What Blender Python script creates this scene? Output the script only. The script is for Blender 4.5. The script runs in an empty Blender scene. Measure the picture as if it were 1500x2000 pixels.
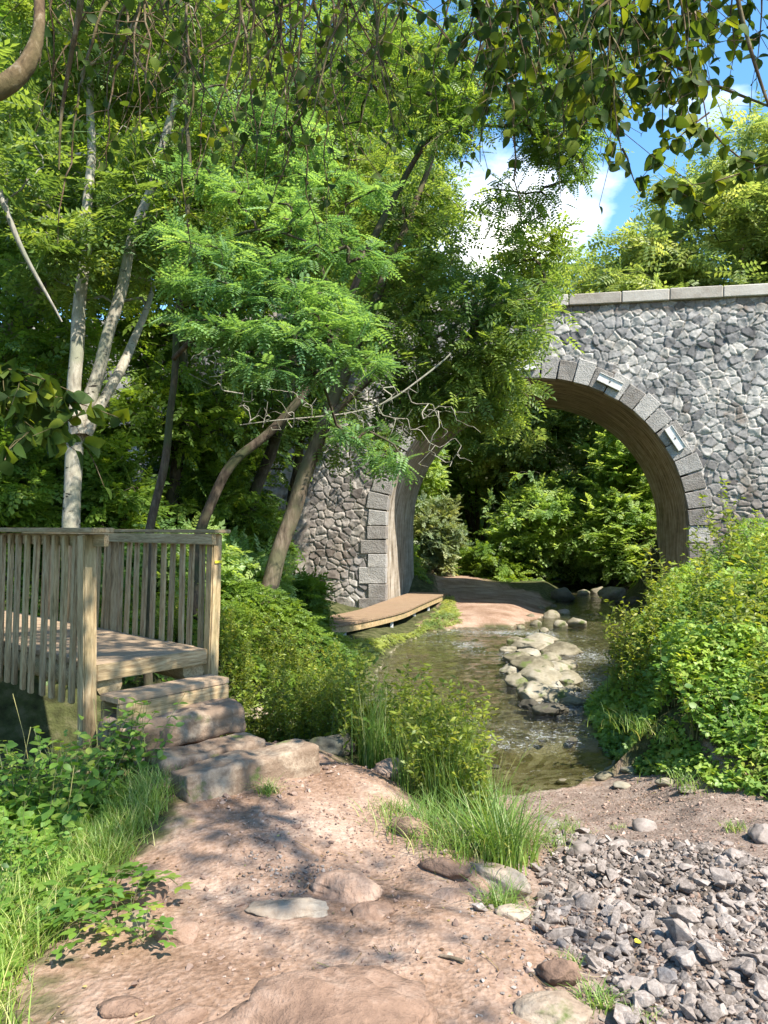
import bpy, bmesh, math, random
import numpy as np
from mathutils import Vector, Matrix, noise as mnoise

# ------------------------------------------------------------------ camera, sky, sun, exposure
S = bpy.context.scene
C = S.collection
random.seed(7)
RNG = np.random.default_rng(11)
R = math.radians

cam_d = bpy.data.cameras.new("camera")
cam = bpy.data.objects.new("camera", cam_d)
C.objects.link(cam)
EYE = 1.65
cam.location = (0, 0, EYE)
cam.rotation_euler = (R(90), 0, 0)
cam_d.sensor_fit = 'VERTICAL'
cam_d.sensor_height = 24
cam_d.lens = 18
cam_d.shift_y = 0.015
cam_d.clip_start = 0.05
cam_d.clip_end = 2000
S.camera = cam

SUN = Vector((0.47, -0.42, 0.80)).normalized()
el = math.asin(SUN.z)
az = math.atan2(SUN.x, SUN.y)
sd = bpy.data.lights.new("sun", 'SUN')
sd.energy = 3.0
sd.angle = R(0.6)
sd.color = (1.0, 0.955, 0.88)
so = bpy.data.objects.new("sun", sd)
so.rotation_euler = SUN.to_track_quat('Z', 'Y').to_euler()
C.objects.link(so)

W = bpy.data.worlds.new("World")
S.world = W
W.use_nodes = True
nt = W.node_tree
nt.nodes.clear()
wo = nt.nodes.new('ShaderNodeOutputWorld')
bg = nt.nodes.new('ShaderNodeBackground')
sky = nt.nodes.new('ShaderNodeTexSky')
sky.sky_type = 'NISHITA'
sky.sun_disc = False
sky.sun_elevation = el
sky.sun_rotation = az
sky.air_density = 1.0
sky.dust_density = 0.4
sky.ozone_density = 2.5
sky.altitude = 600
bg.inputs['Strength'].default_value = 0.15
tc = nt.nodes.new('ShaderNodeTexCoord')
mp = nt.nodes.new('ShaderNodeMapping')
mp.inputs['Scale'].default_value = (1.0, 1.0, 1.9)
mp.inputs['Location'].default_value = (0.25, 0.1, 0.35)
nz = nt.nodes.new('ShaderNodeTexNoise')
nz.inputs['Scale'].default_value = 2.3
nz.inputs['Detail'].default_value = 9
nz.inputs['Roughness'].default_value = 0.55
cr = nt.nodes.new('ShaderNodeValToRGB')
cr.color_ramp.elements[0].position = 0.53
cr.color_ramp.elements[0].color = (0, 0, 0, 1)
cr.color_ramp.elements[1].position = 0.75
cr.color_ramp.elements[1].color = (1, 1, 1, 1)
# more cloud low over the far trees
sep = nt.nodes.new('ShaderNodeSeparateXYZ')
mr = nt.nodes.new('ShaderNodeMapRange')
mr.inputs['From Min'].default_value = 0.02
mr.inputs['From Max'].default_value = 0.17
mr.inputs['To Min'].default_value = 0.17
mr.inputs['To Max'].default_value = -0.13
addn = nt.nodes.new('ShaderNodeMath')
addn.operation = 'ADD'
mix = nt.nodes.new('ShaderNodeMix')
mix.data_type = 'RGBA'
mix.inputs['B'].default_value = (6.6, 6.3, 5.9, 1)
L = nt.links.new
L(tc.outputs['Generated'], mp.inputs['Vector'])
L(mp.outputs['Vector'], nz.inputs['Vector'])
vd = nt.nodes.new('ShaderNodeVectorMath')
vd.operation = 'DISTANCE'
vd.inputs[1].default_value = (0.15, 0.93, 0.335)
L(tc.outputs['Generated'], vd.inputs[0])
L(vd.outputs['Value'], mr.inputs['Value'])
L(nz.outputs['Fac'], addn.inputs[0])
L(mr.outputs['Result'], addn.inputs[1])
L(addn.outputs[0], cr.inputs['Fac'])
L(cr.outputs['Color'], mix.inputs['Factor'])
wb = nt.nodes.new('ShaderNodeMix')
wb.data_type = 'RGBA'; wb.blend_type = 'MULTIPLY'
wb.inputs['Factor'].default_value = 1
wb.inputs['B'].default_value = (1.12, 0.98, 0.85, 1)
hs = nt.nodes.new('ShaderNodeHueSaturation')
hs.inputs['Saturation'].default_value = 1.25
hs.inputs['Value'].default_value = 0.76
L(sky.outputs['Color'], hs.inputs['Color'])
L(hs.outputs['Color'], wb.inputs['A'])
L(wb.outputs['Result'], mix.inputs['A'])
L(mix.outputs['Result'], bg.inputs['Color'])
L(bg.outputs['Background'], wo.inputs['Surface'])

S.view_settings.view_transform = 'Standard'
S.view_settings.look = 'None'
S.view_settings.exposure = 2.0
S.view_settings.gamma = 1
S.render.engine = 'CYCLES'
S.cycles.max_bounces = 7
S.cycles.diffuse_bounces = 4
S.cycles.glossy_bounces = 3
S.cycles.transmission_bounces = 5
S.cycles.transparent_max_bounces = 8
S.cycles.use_denoising = True
S.cycles.caustics_reflective = False
S.cycles.caustics_refractive = False
S.cycles.sample_clamp_indirect = 6

# ------------------------------------------------------------------ helpers
def P(px, py, Y):
    return np.array([(px - 750) / 1500 * Y, Y, EYE - (py - 1030) / 1500 * Y])

def sstep(a, b, x):
    t = np.clip((x - a) / (b - a), 0, 1)
    return t * t * (3 - 2 * t)

_perm = RNG.permutation(4096)
_lat = RNG.random(4096)
def vnoise(x, y, seed=0):
    x = np.asarray(x, float); y = np.asarray(y, float)
    xi = np.floor(x).astype(int); yi = np.floor(y).astype(int)
    fx = x - xi; fy = y - yi
    fx = fx * fx * (3 - 2 * fx); fy = fy * fy * (3 - 2 * fy)
    def g(a, b):
        return _lat[_perm[(_perm[(a + seed * 37) & 4095] + b) & 4095]]
    return (g(xi, yi) * (1 - fx) + g(xi + 1, yi) * fx) * (1 - fy) + (g(xi, yi + 1) * (1 - fx) + g(xi + 1, yi + 1) * fx) * fy - 0.5

def fbm(x, y, o=4, seed=0):
    s = 0; a = 1
    for k in range(o):
        s = s + a * vnoise(x * 2 ** k, y * 2 ** k, seed + k)
        a *= 0.5
    return s

def tag(o, label=None, cat=None, group=None, kind=None):
    if label: o['label'] = label
    if cat: o['category'] = cat
    if group: o['group'] = group
    if kind: o['kind'] = kind
    return o

def np_mesh(name, V, F, smooth=False, attrs=None):
    V = np.asarray(V, dtype=np.float32)
    m = bpy.data.meshes.new(name)
    if isinstance(F, np.ndarray):
        F = [F]
    nl = sum(f.size for f in F); npoly = sum(len(f) for f in F)
    m.vertices.add(len(V)); m.vertices.foreach_set('co', V.ravel())
    m.loops.add(nl)
    m.loops.foreach_set('vertex_index', np.concatenate([f.ravel() for f in F]).astype(np.int32))
    tot = np.concatenate([np.full(len(f), f.shape[1], np.int32) for f in F])
    st = np.concatenate([[0], np.cumsum(tot)[:-1]]).astype(np.int32)
    m.polygons.add(npoly)
    m.polygons.foreach_set('loop_start', st)
    m.polygons.foreach_set('loop_total', tot)
    m.polygons.foreach_set('use_smooth', np.full(npoly, smooth))
    if attrs:
        for k, a in attrs.items():
            at = m.attributes.new(k, 'FLOAT', 'POINT')
            at.data.foreach_set('value', np.asarray(a, np.float32))
    m.update(calc_edges=True)
    return m

def link(name, mesh, mat=None, parent=None):
    o = bpy.data.objects.new(name, mesh)
    C.objects.link(o)
    if mat is not None and len(mesh.materials) == 0:
        mesh.materials.append(mat)
    if parent is not None:
        o.parent = parent
    return o

def empty(name, loc=(0, 0, 0), rz=0):
    o = bpy.data.objects.new(name, None)
    o.location = loc; o.rotation_euler = (0, 0, rz)
    o.empty_display_size = 0.1
    C.objects.link(o)
    return o

class Acc:
    def __init__(s):
        s.V = []; s.F = {}; s.n = 0; s.A = []
    def add(s, V, F, a=0.5):
        V = np.asarray(V, float); F = np.asarray(F)
        s.V.append(V); s.F.setdefault(F.shape[1], []).append(F + s.n)
        s.A.append(np.full(len(V), a) if np.isscalar(a) else a)
        s.n += len(V)
    def mesh(s, name, smooth=True):
        return np_mesh(name, np.concatenate(s.V), [np.concatenate(f) for f in s.F.values()], smooth, {'rnd': np.concatenate(s.A)})

def tube_vf(pts, rad, sides=6):
    pts = np.asarray(pts, float); n = len(pts)
    rad = np.broadcast_to(rad, (n,))
    t = np.gradient(pts, axis=0)
    t /= np.linalg.norm(t, axis=1)[:, None] + 1e-9
    ref = np.array([0.31, 0.95, 0.05]) if abs(t[:, 2]).mean() > 0.5 else np.array([0.05, 0.1, 1.0])
    a = np.cross(t, ref); a /= np.linalg.norm(a, axis=1)[:, None] + 1e-9
    b = np.cross(t, a)
    ang = np.arange(sides) / sides * 2 * math.pi
    V = pts[:, None] + rad[:, None, None] * (np.cos(ang)[None, :, None] * a[:, None] + np.sin(ang)[None, :, None] * b[:, None])
    V = V.reshape(-1, 3)
    i = np.arange(n - 1)[:, None] * sides; j = np.arange(sides)[None]
    j2 = (j + 1) % sides
    F = np.stack([i + j, i + j2, i + sides + j2, i + sides + j], -1).reshape(-1, 4)
    return V, F

# ------------------------------------------------------------------ materials
def new_mat(name):
    m = bpy.data.materials.new(name); m.use_nodes = True
    return m, m.node_tree, m.node_tree.nodes['Principled BSDF'], m.node_tree.nodes['Material Output']

def N(t, typ, **kw):
    n = t.nodes.new(typ)
    for k, v in kw.items():
        if k in n.inputs: n.inputs[k].default_value = v
        else: setattr(n, k, v)
    return n

def ramp(t, fac, stops):
    r = t.nodes.new('ShaderNodeValToRGB')
    e = r.color_ramp.elements
    while len(e) < len(stops): e.new(0.5)
    for q, (p, c) in zip(e, stops):
        q.position = p; q.color = (*c, 1)
    t.links.new(fac, r.inputs['Fac'])
    return r.outputs['Color']

def mixc(t, fac, a, b, mode='MIX'):
    m = t.nodes.new('ShaderNodeMix'); m.data_type = 'RGBA'; m.blend_type = mode
    for s, v in (('Factor', fac), ('A', a), ('B', b)):
        i = [x for x in m.inputs if x.name == s and (x.type == 'RGBA' or s == 'Factor')]
        i = i[0]
        if isinstance(v, (int, float)): i.default_value = v
        elif isinstance(v, tuple): i.default_value = (*v, 1)
        else: t.links.new(v, i)
    return [x for x in m.outputs if x.type == 'RGBA'][0]

def math_n(t, op, a, b=None, c=None):
    m = t.nodes.new('ShaderNodeMath'); m.operation = op
    for i, v in enumerate((a, b, c)):
        if v is None: continue
        if isinstance(v, (int, float)): m.inputs[i].default_value = v
        else: t.links.new(v, m.inputs[i])
    return m.outputs[0]

def coords(t, kind='Object', scale=(1, 1, 1)):
    c = t.nodes.new('ShaderNodeTexCoord'); m = t.nodes.new('ShaderNodeMapping')
    m.inputs['Scale'].default_value = scale
    t.links.new(c.outputs[kind], m.inputs['Vector'])
    return m.outputs['Vector']

def noise_n(t, vec, scale, detail=5, rough=0.55, dist=0):
    n = t.nodes.new('ShaderNodeTexNoise')
    n.inputs['Scale'].default_value = scale; n.inputs['Detail'].default_value = detail
    n.inputs['Roughness'].default_value = rough; n.inputs['Distortion'].default_value = dist
    t.links.new(vec, n.inputs['Vector'])
    return n.outputs['Fac']

def bump(t, h, strength=0.5, dist=0.02, prev=None):
    b = t.nodes.new('ShaderNodeBump')
    b.inputs['Strength'].default_value = strength; b.inputs['Distance'].default_value = dist
    t.links.new(h, b.inputs['Height'])
    if prev is not None: t.links.new(prev, b.inputs['Normal'])
    return b.outputs['Normal']

def attr(t, name):
    a = t.nodes.new('ShaderNodeAttribute'); a.attribute_name = name
    return a.outputs['Fac']

LEAF_GAIN = 1.0
def leaf_mat(name, cols, trans=0.45, rough=0.45, tcol=None, spec=0.35):
    m, t, b, o = new_mat(name)
    f = attr(t, 'rnd')
    n = len(cols)
    if name not in ('leaf_rowan', 'leaf_silver', 'dead_leaf', 'grass'): cols = [(c[0] * 1.08, c[1] * 1.0, c[2] * .95) for c in cols]
    stops = [(i / (n - 1), c) for i, c in enumerate(cols)]
    col = ramp(t, f, stops)
    vec = coords(t, 'Object')
    big = noise_n(t, vec, 0.9, 3)
    col = mixc(t, 1.0, col, ramp(t, big, [(0.35, (0.66, 0.74, 0.8)), (0.65, (1.3, 1.15, 0.95))]), 'MULTIPLY')
    t.links.new(col, b.inputs['Base Color'])
    b.inputs['Roughness'].default_value = rough
    b.inputs['Specular IOR Level'].default_value = spec
    tr = t.nodes.new('ShaderNodeBsdfTranslucent')
    tc_ = mixc(t, 1.0, col, tcol or (2.05, 1.9, 0.85), 'MULTIPLY')
    t.links.new(tc_, tr.inputs['Color'])
    mx = t.nodes.new('ShaderNodeMixShader'); mx.inputs['Fac'].default_value = trans
    t.links.new(b.outputs[0], mx.inputs[1]); t.links.new(tr.outputs[0], mx.inputs[2])
    t.links.new(mx.outputs[0], o.inputs['Surface'])
    return m

M = {}
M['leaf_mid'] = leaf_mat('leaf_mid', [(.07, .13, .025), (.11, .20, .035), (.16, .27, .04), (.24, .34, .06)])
M['leaf_ash'] = leaf_mat('leaf_ash', [(.08, .15, .04), (.13, .22, .06), (.18, .28, .075), (.27, .36, .11)])
M['leaf_robinia'] = leaf_mat('leaf_robinia', [(.08, .15, .04), (.12, .22, .05), (.17, .29, .065), (.28, .38, .08)])
M['leaf_rowan'] = leaf_mat('leaf_rowan', [(.09, .18, .06), (.14, .26, .10), (.19, .33, .13), (.28, .40, .13)])
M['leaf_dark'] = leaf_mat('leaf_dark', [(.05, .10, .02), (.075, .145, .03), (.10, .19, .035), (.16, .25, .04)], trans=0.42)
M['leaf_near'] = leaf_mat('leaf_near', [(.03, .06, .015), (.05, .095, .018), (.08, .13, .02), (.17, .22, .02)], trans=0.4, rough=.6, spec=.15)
M['leaf_lime'] = leaf_mat('leaf_lime', [(.14, .21, .06), (.20, .28, .08), (.26, .34, .10), (.36, .41, .15)], trans=0.45, tcol=(1.8, 1.8, 1.1))
M['leaf_hazel'] = leaf_mat('leaf_hazel', [(.14, .24, .075), (.20, .33, .11), (.27, .41, .15), (.36, .48, .23)], trans=0.5)
M['leaf_silver'] = leaf_mat('leaf_silver', [(.14, .19, .09), (.20, .26, .13), (.27, .32, .18), (.38, .41, .26)], trans=0.35)
M['leaf_bramble'] = leaf_mat('leaf_bramble', [(.09, .17, .035), (.13, .25, .05), (.18, .32, .06), (.25, .38, .09), (.36, .42, .10)], trans=0.4, rough=0.42)
M['leaf_herb'] = leaf_mat('leaf_herb', [(.11, .16, .025), (.16, .23, .035), (.21, .29, .04), (.31, .34, .07)], trans=0.45)
M['leaf_nettle'] = leaf_mat('leaf_nettle', [(.07, .16, .03), (.11, .23, .04), (.15, .29, .05), (.28, .36, .08)], trans=0.42)
M['grass'] = leaf_mat('grass', [(.11, .19, .04), (.16, .27, .05), (.23, .34, .08), (.42, .41, .2)], trans=0.35)

def bark_mat(name, c1, c2, c3, sc=14, stretch=(1, 1, .35), spots=False, rough=0.9):
    m, t, b, o = new_mat(name)
    v = coords(t, 'Object', stretch)
    n1 = noise_n(t, v, sc, 8, 0.65, 0.4)
    n2 = noise_n(t, coords(t), 2.2, 3)
    col = ramp(t, n1, [(0.3, c1), (0.52, c2), (0.72, c3)])
    col = mixc(t, ramp(t, n2, [(0.45, (0, 0, 0)), (0.62, (1, 1, 1))]), col, tuple(x * .75 + y for x, y in zip(c2, (0, .02, 0))))
    if spots:
        s = noise_n(t, coords(t, 'Object', (1, 1, 2.6)), 7, 4, 0.6)
        col = mixc(t, ramp(t, s, [(0.63, (0, 0, 0)), (0.68, (1, 1, 1))]), col, (.035, .03, .022))
    t.links.new(col, b.inputs['Base Color'])
    b.inputs['Roughness'].default_value = rough
    b.inputs['Specular IOR Level'].default_value = 0.15
    t.links.new(bump(t, n1, 0.7, 0.015), b.inputs['Normal'])
    return m
M['bark_pale'] = bark_mat('bark_pale', (.15, .125, .09), (.31, .275, .21), (.46, .42, .33), 16, (1, 1, .5), True)
M['bark_brown'] = bark_mat('bark_brown', (.05, .038, .025), (.15, .11, .075), (.27, .21, .15), 16, (1, 1, .25))
M['bark_dark'] = bark_mat('bark_dark', (.03, .022, .015), (.075, .055, .038), (.15, .12, .085), 18, (1, 1, .4))
M['bark_near'] = bark_mat('bark_near', (.035, .02, .012), (.13, .085, .045), (.33, .27, .19), 22, (1, 1, .6))
M['twig_grey'] = bark_mat('twig_grey', (.16, .14, .11), (.27, .24, .19), (.38, .35, .29), 30)

def rock_mat(name, cols, sc=3.0, b1=0.6, moss=0.0, dirt=None, dist=0.03):
    m, t, b, o = new_mat(name)
    oi = t.nodes.new('ShaderNodeObjectInfo')
    v0 = coords(t, 'Object')
    va = t.nodes.new('ShaderNodeVectorMath'); va.operation = 'ADD'
    vm = t.nodes.new('ShaderNodeVectorMath'); vm.operation = 'SCALE'
    t.links.new(oi.outputs['Location'], vm.inputs[0]); vm.inputs['Scale'].default_value = 3.1
    t.links.new(v0, va.inputs[0]); t.links.new(vm.outputs[0], va.inputs[1])
    v = va.outputs[0]
    n1 = noise_n(t, v, sc, 9, 0.6, 0.3); n2 = noise_n(t, v, sc * 9, 6, 0.65)
    f = math_n(t, 'ADD', math_n(t, 'MULTIPLY', n1, 0.7), math_n(t, 'MULTIPLY', n2, 0.3))
    f = math_n(t, 'ADD', f, math_n(t, 'MULTIPLY', math_n(t, 'SUBTRACT', attr(t, 'rnd'), 0.5), 0.3))
    f = math_n(t, 'ADD', f, math_n(t, 'MULTIPLY', math_n(t, 'SUBTRACT', oi.outputs['Random'], 0.5), 0.22))
    n = len(cols)
    col = ramp(t, f, [(0.3 + 0.4 * i / (n - 1), c) for i, c in enumerate(cols)])
    if moss:
        mm = noise_n(t, v, sc * 1.3, 6, 0.6)
        col = mixc(t, ramp(t, mm, [(0.62 - moss * .15, (0, 0, 0)), (0.7 - moss * .1, (1, 1, 1))]), col, (.10, .12, .035))
    t.links.new(col, b.inputs['Base Color'])
    b.inputs['Roughness'].default_value = 0.85
    b.inputs['Specular IOR Level'].default_value = 0.25
    nb = bump(t, n1, b1, dist)
    nb = bump(t, n2, b1 * .8, dist * .3, nb)
    t.links.new(nb, b.inputs['Normal'])
    return m
M['rock_slab'] = rock_mat('rock_slab', [(.15, .10, .065), (.27, .20, .138), (.35, .28, .205), (.42, .355, .27)], 4.0, 1.0, .12)
M['rock_step'] = rock_mat('rock_step', [(.19, .13, .085), (.34, .26, .18), (.44, .36, .27), (.52, .45, .35)], 4.0, 1.0, .12)
M['rock_pink'] = rock_mat('rock_pink', [(.10, .06, .04), (.24, .15, .10), (.38, .27, .20)], 3.4, 1.0, 0, None, .06)
M['rock_river'] = rock_mat('rock_river', [(.09, .075, .045), (.18, .155, .10), (.26, .225, .16), (.33, .30, .235)], 2.4, 0.5, 0.5)
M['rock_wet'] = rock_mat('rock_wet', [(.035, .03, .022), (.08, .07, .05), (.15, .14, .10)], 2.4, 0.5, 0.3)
M['gravel'] = rock_mat('gravel', [(.10, .08, .064), (.20, .163, .135), (.285, .237, .20), (.39, .335, .285)], 8, 0.6, 0, None, 0.01)

# ------------------------------------------------------------------ terrain
def zw(y):
    return np.interp(y, [0, 8.9, 9.6, 12, 18, 30, 60], [-.97, -.96, -.90, -.86, -.82, -.76, -.7])

# stream outline (x, y)
STREAM = np.array([(-9, 3.6), (-4.6, 5.4), (-2.9, 6.6), (-1.2, 7.3), (.2, 7.5), (1.2, 7.5), (1.9, 7.75), (2.5, 8.4), (2.75, 9.2),
                   (3.0, 10.6), (3.8, 12.4), (4.6, 14.2), (5.6, 17), (6.6, 20.5), (7.4, 24), (8.6, 28), (9.5, 34), (8, 42), (6.6, 42),
                   (7.6, 33), (6.7, 27.6), (5.0, 23.4), (4.2, 20.6), (3.1, 19.0), (1.9, 18.8), (.9, 17.6), (.2, 15.6), (-.1, 13.6), (-.2, 11.6), (-.3, 10.2),
                   (-.9, 9.4), (-2.0, 8.9), (-3.6, 8.0), (-5.4, 7.0), (-9, 5.8)])

def poly_sd(x, y, poly):
    x = np.asarray(x, float); y = np.asarray(y, float)
    d = np.full(x.shape, 1e9); ins = np.zeros(x.shape, bool)
    n = len(poly)
    for i in range(n):
        x1, y1 = poly[i]; x2, y2 = poly[(i + 1) % n]
        ex, ey = x2 - x1, y2 - y1
        tt = np.clip(((x - x1) * ex + (y - y1) * ey) / (ex * ex + ey * ey + 1e-12), 0, 1)
        d = np.minimum(d, np.hypot(x - x1 - tt * ex, y - y1 - tt * ey))
        c = ((y1 > y) != (y2 > y)) & (x < ex * (y - y1) / (ey + 1e-12) + x1)
        ins ^= c
    return np.where(ins, -d, d)

CP = np.array([
    (0, 0, 0), (-1.5, 0, 0), (1, .8, 0), (-1, 2.3, 0), (0, 3, 0), (-.8, 4.4, .02), (-.3, 5.2, .02), (-1.25, 4.9, .05), (-1.35, 5.4, .12), (-.8, 5.5, .08), (-1.7, 5.9, .1), (.4, 3, -.02), (.3, 4.2, -.04),
    (-.55, 5.9, 0), (.05, 5.5, -.12), (-.2, 6.3, -.2), (.5, 5.6, -.35), (.9, 5.8, -.5), (.2, 6.8, -.55), (-1.1, 6.6, -.2), (-1.9, 6.4, -.7),
    (-1.5, 3, .0), (-1.9, 3.8, -.05), (-2.3, 4.6, -.25), (-3, 3.6, -.2), (-3, 4.9, -.55), (-4, 2.5, -.1), (-5, 3.6, -.5), (-2.4, 5.6, -.75), (-2.7, 6.1, -.9), (-2.2, 5.85, -.7), (-3.4, 5.4, -.8), (-6, 1, 0),
    (.95, 3.4, -.16), (1.0, 4.1, -.33), (1.0, 4.9, -.5), (1.35, 6, -.72), (1.6, 6.8, -.84), (.9, 2.4, -.06), (2.2, 6.4, -.74), (2.8, 6.2, -.6), (3, 5.2, -.46), (3.6, 5, -.35), (2.5, 4, -.33),
    (3, 3.2, -.2), (2.3, 2.6, -.13), (1.8, 1.6, -.03), (4.5, 3.5, -.1), (5, 1, .1), (3.4, 7.2, -.35), (3.5, 8.6, -.2), (4.4, 7.6, .0), (5.2, 7, .2),
    (4.0, 11, -.1), (5.2, 10, .6), (6.4, 12, 1.0), (4.7, 13.4, .0), (6.2, 15, .3), (8, 15.5, 1.2), (7.4, 18.5, -.5), (8.6, 18.4, .55), (10, 18, 2.3), (12, 15, 3.2), (16, 16, 4.5), (16, 8, 3), (10, 8, 2.0), (10, 24, 2),
    (8.6, 22, -.3), (9.2, 26, .1), (11, 30, 1.6), (16, 30, 4), (22, 34, 7), (20, 20, 5), (30, 20, 8),
    (-.7, 10.6, -.5), (-1.9, 12, .25), (-.9, 12.8, -.45), (-3.2, 10.6, .3), (-4.6, 9.6, .1), (-7, 9, .4), (-6, 12, 1.0), (-10, 9, 1.2), (-.6, 15.5, -.62), (-1.7, 15.5, -.60), (-2.6, 15.3, .1), (-.9, 18.6, -.6), (-.1, 20.2, -.55), (-1.9, 19.6, -.25), (-3.4, 19, .7), (-5.5, 17, 2.0), (-8, 15, 2.4), (-12, 16, 4.0), (-12, 12, 2.6), (-20, 14, 5), (-18, 5, 2),
    (.9, 18.7, -.72), (1.4, 21, -.68), (1.3, 24, -.5), (3.4, 20.8, -.62), (3.0, 22.5, -.55), (2.6, 26, -.42), (4.4, 26, -.5), (2.5, 30, -.25), (4.8, 30, -.4), (2.3, 36, .0), (6, 34, .1), (0, 26, .2), (-.5, 30, 1.2), (-3, 30, 2.6), (-8, 28, 4.2), (-14, 30, 6), (1, 40, 1.2), (5, 46, 1.2), (10, 42, 1.6),
    (12, 50, 4), (0, 60, 5), (-12, 50, 9), (25, 60, 9), (-30, 40, 12), (0, 90, 14), (40, 90, 18), (-50, 90, 22), (60, 40, 15), (-60, 20, 12), (-40, -20, 3), (40, -20, 4), (0, -40, 1), (0, 160, 22), (120, 120, 25), (-120, 120, 25), (120, -80, 6), (-120, -80, 6)], float)

def H(x, y, fine=True):
    x = np.asarray(x, float); y = np.asarray(y, float)
    sh = x.shape; x = x.ravel(); y = y.ravel()
    out = np.empty(len(x))
    for s in range(0, len(x), 40000):
        xs = x[s:s + 40000]; ys = y[s:s + 40000]
        d2 = (xs[:, None] - CP[None, :, 0]) ** 2 + (ys[:, None] - CP[None, :, 1]) ** 2
        sc = 0.12 + 0.0012 * (CP[:, 0] ** 2 + CP[:, 1] ** 2)
        w = (1 / (d2 + sc[None] * .35)) ** 2.2
        w = w * sc[None] ** 0.6
        out[s:s + 40000] = (w * CP[None, :, 2]).sum(1) / w.sum(1)
    sd_ = poly_sd(x, y, STREAM) + 0.12 * fbm(x * 2.2, y * 2.2, 3, 5)
    z = zw(y)
    width = np.where((x > -.2) & (x < 3.0) & (y < 8), 1.9, np.where(y > 17, 1.1, .7))
    bank = z + 0.01 + (np.maximum(out, z + .06) - z) * sstep(0, 1, sd_ / width)
    bed = z - 0.03 - np.where(y > 9.3, .09, .24) * sstep(0, 1.2, -sd_)
    o = np.where(sd_ > 0, bank, bed)
    if fine:
        near = np.exp(-((x / 7) ** 2 + ((y - 4) / 8) ** 2))
        o = o + 0.05 * fbm(x * 1.3, y * 1.3, 3, 2) * (sd_ > -.3) * sstep(-.1, .6, sd_)
        o = o + 0.020 * fbm(x * 4, y * 4, 5, 9) * (0.3 + near)
        far = sstep(25, 80, np.hypot(x, y))
        o = o + far * 1.5 * fbm(x * .1, y * .1, 3, 4)
    return o.reshape(sh)

def hz(x, y):
    return float(H(np.array([x]), np.array([y]))[0])

def hit(px, py, lo=1.5, hi=60):
    ys = np.concatenate([np.linspace(lo, 12, 700), np.linspace(12, hi, 500)])
    xs = (px - 750) / 1500 * ys
    z = H(xs, ys)
    r = EYE - (py - 1030) / 1500 * ys
    k = np.argmax(r <= z)
    if r[k] > z[k]: k = len(ys) - 1
    return np.array([xs[k], ys[k], z[k]])

def axis_pts(a, b, fine, far0, far1, g):
    mid = list(np.arange(a, b + 1e-6, fine))
    hi = [mid[-1]]; st = fine
    while hi[-1] < far1: st *= g; hi.append(hi[-1] + st)
    lo = [mid[0]]; st = fine
    while lo[-1] > far0: st *= g; lo.append(lo[-1] - st)
    return np.array(lo[:0:-1] + mid + hi[1:])
gx = axis_pts(-2.4, 3.6, .022, -300, 300, 1.035)
gy = axis_pts(1.6, 8.0, .022, -200, 320, 1.03)
GX, GY = np.meshgrid(gx, gy)
GZ = H(GX, GY)
nx, ny = len(gx), len(gy)
V = np.stack([GX, GY, GZ], -1).reshape(-1, 3)
ii = np.arange(ny - 1)[:, None] * nx + np.arange(nx - 1)[None]
F = np.stack([ii, ii + 1, ii + nx + 1, ii + nx], -1).reshape(-1, 4)
x_, y_ = V[:, 0], V[:, 1]
sdv = poly_sd(x_, y_, STREAM)
# worn dirt: path polygon, far path; gravel bed
PATH = np.array([(-1.3, 0), (-1.15, 2.5), (-1.35, 3.3), (-1.15, 4.2), (-1.3, 4.9), (-1.75, 5.7), (-1.2, 6.3), (-.6, 5.8), (.1, 5.25), (.5, 4.3), (.9, 3.4), (1.4, 0)])
SCREE = np.array([(.35, 2.0), (.7, 3.4), (.75, 4.3), (.95, 5.4), (1.2, 6.6), (1.0, 7.6), (2.4, 7.9), (3.2, 6.9), (4.0, 5.6), (4.5, 3), (4.5, 0), (1.4, 0)])
FARP = np.array([(.9, 18.6), (1.5, 20.5), (1.9, 24), (1.7, 30), (1.5, 38), (2.8, 38), (3.2, 31), (4.2, 27.5), (5.6, 24.5), (4.9, 21.8), (3.6, 19.4), (2, 18.7)])
pd = poly_sd(x_, y_, PATH); gd = poly_sd(x_, y_, SCREE); fd = poly_sd(x_, y_, FARP)
nn = fbm(x_ * 3, y_ * 3, 3, 21) + .9 * fbm(x_ * 17, y_ * 17, 3, 23)
dirt = np.maximum(np.maximum(sstep(.12, -.12, pd + .2 * nn), sstep(.15, -.15, fd + .4 * nn)), sstep(.15, -.1, gd + .2 * nn))
scree = sstep(.1, -.25, gd + .25 * nn)
wet = sstep(.06, -.10, sdv + .1 * nn)
tm = np_mesh('ground', V, F, True, {'dirt': dirt, 'scree': scree, 'wet': wet})

m, t, b, o = new_mat('ground')
v = coords(t, 'Object')
n1 = noise_n(t, v, 1.6, 6); n2 = noise_n(t, v, 30, 7, 0.65); n3 = noise_n(t, v, 7, 5)
red = ramp(t, math_n(t, 'ADD', math_n(t, 'MULTIPLY', n1, .55), math_n(t, 'MULTIPLY', n2, .45)), [(.36, (.15, .088, .054)), (.45, (.235, .148, .097)), (.54, (.315, .212, .15)), (.66, (.42, .315, .235))])
grey = ramp(t, math_n(t, 'ADD', math_n(t, 'MULTIPLY', n3, .5), math_n(t, 'MULTIPLY', n2, .5)), [(.32, (.11, .075, .055)), (.5, (.21, .155, .12)), (.68, (.33, .26, .21))])
soil = ramp(t, n3, [(.3, (.03, .03, .012)), (.5, (.06, .065, .022)), (.7, (.11, .10, .05))])
c_ = mixc(t, attr(t, 'scree'), red, grey)
c_ = mixc(t, attr(t, 'dirt'), soil, c_)
vo = t.nodes.new('ShaderNodeTexVoronoi'); vo.inputs['Scale'].default_value = 11
t.links.new(v, vo.inputs['Vector'])
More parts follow.
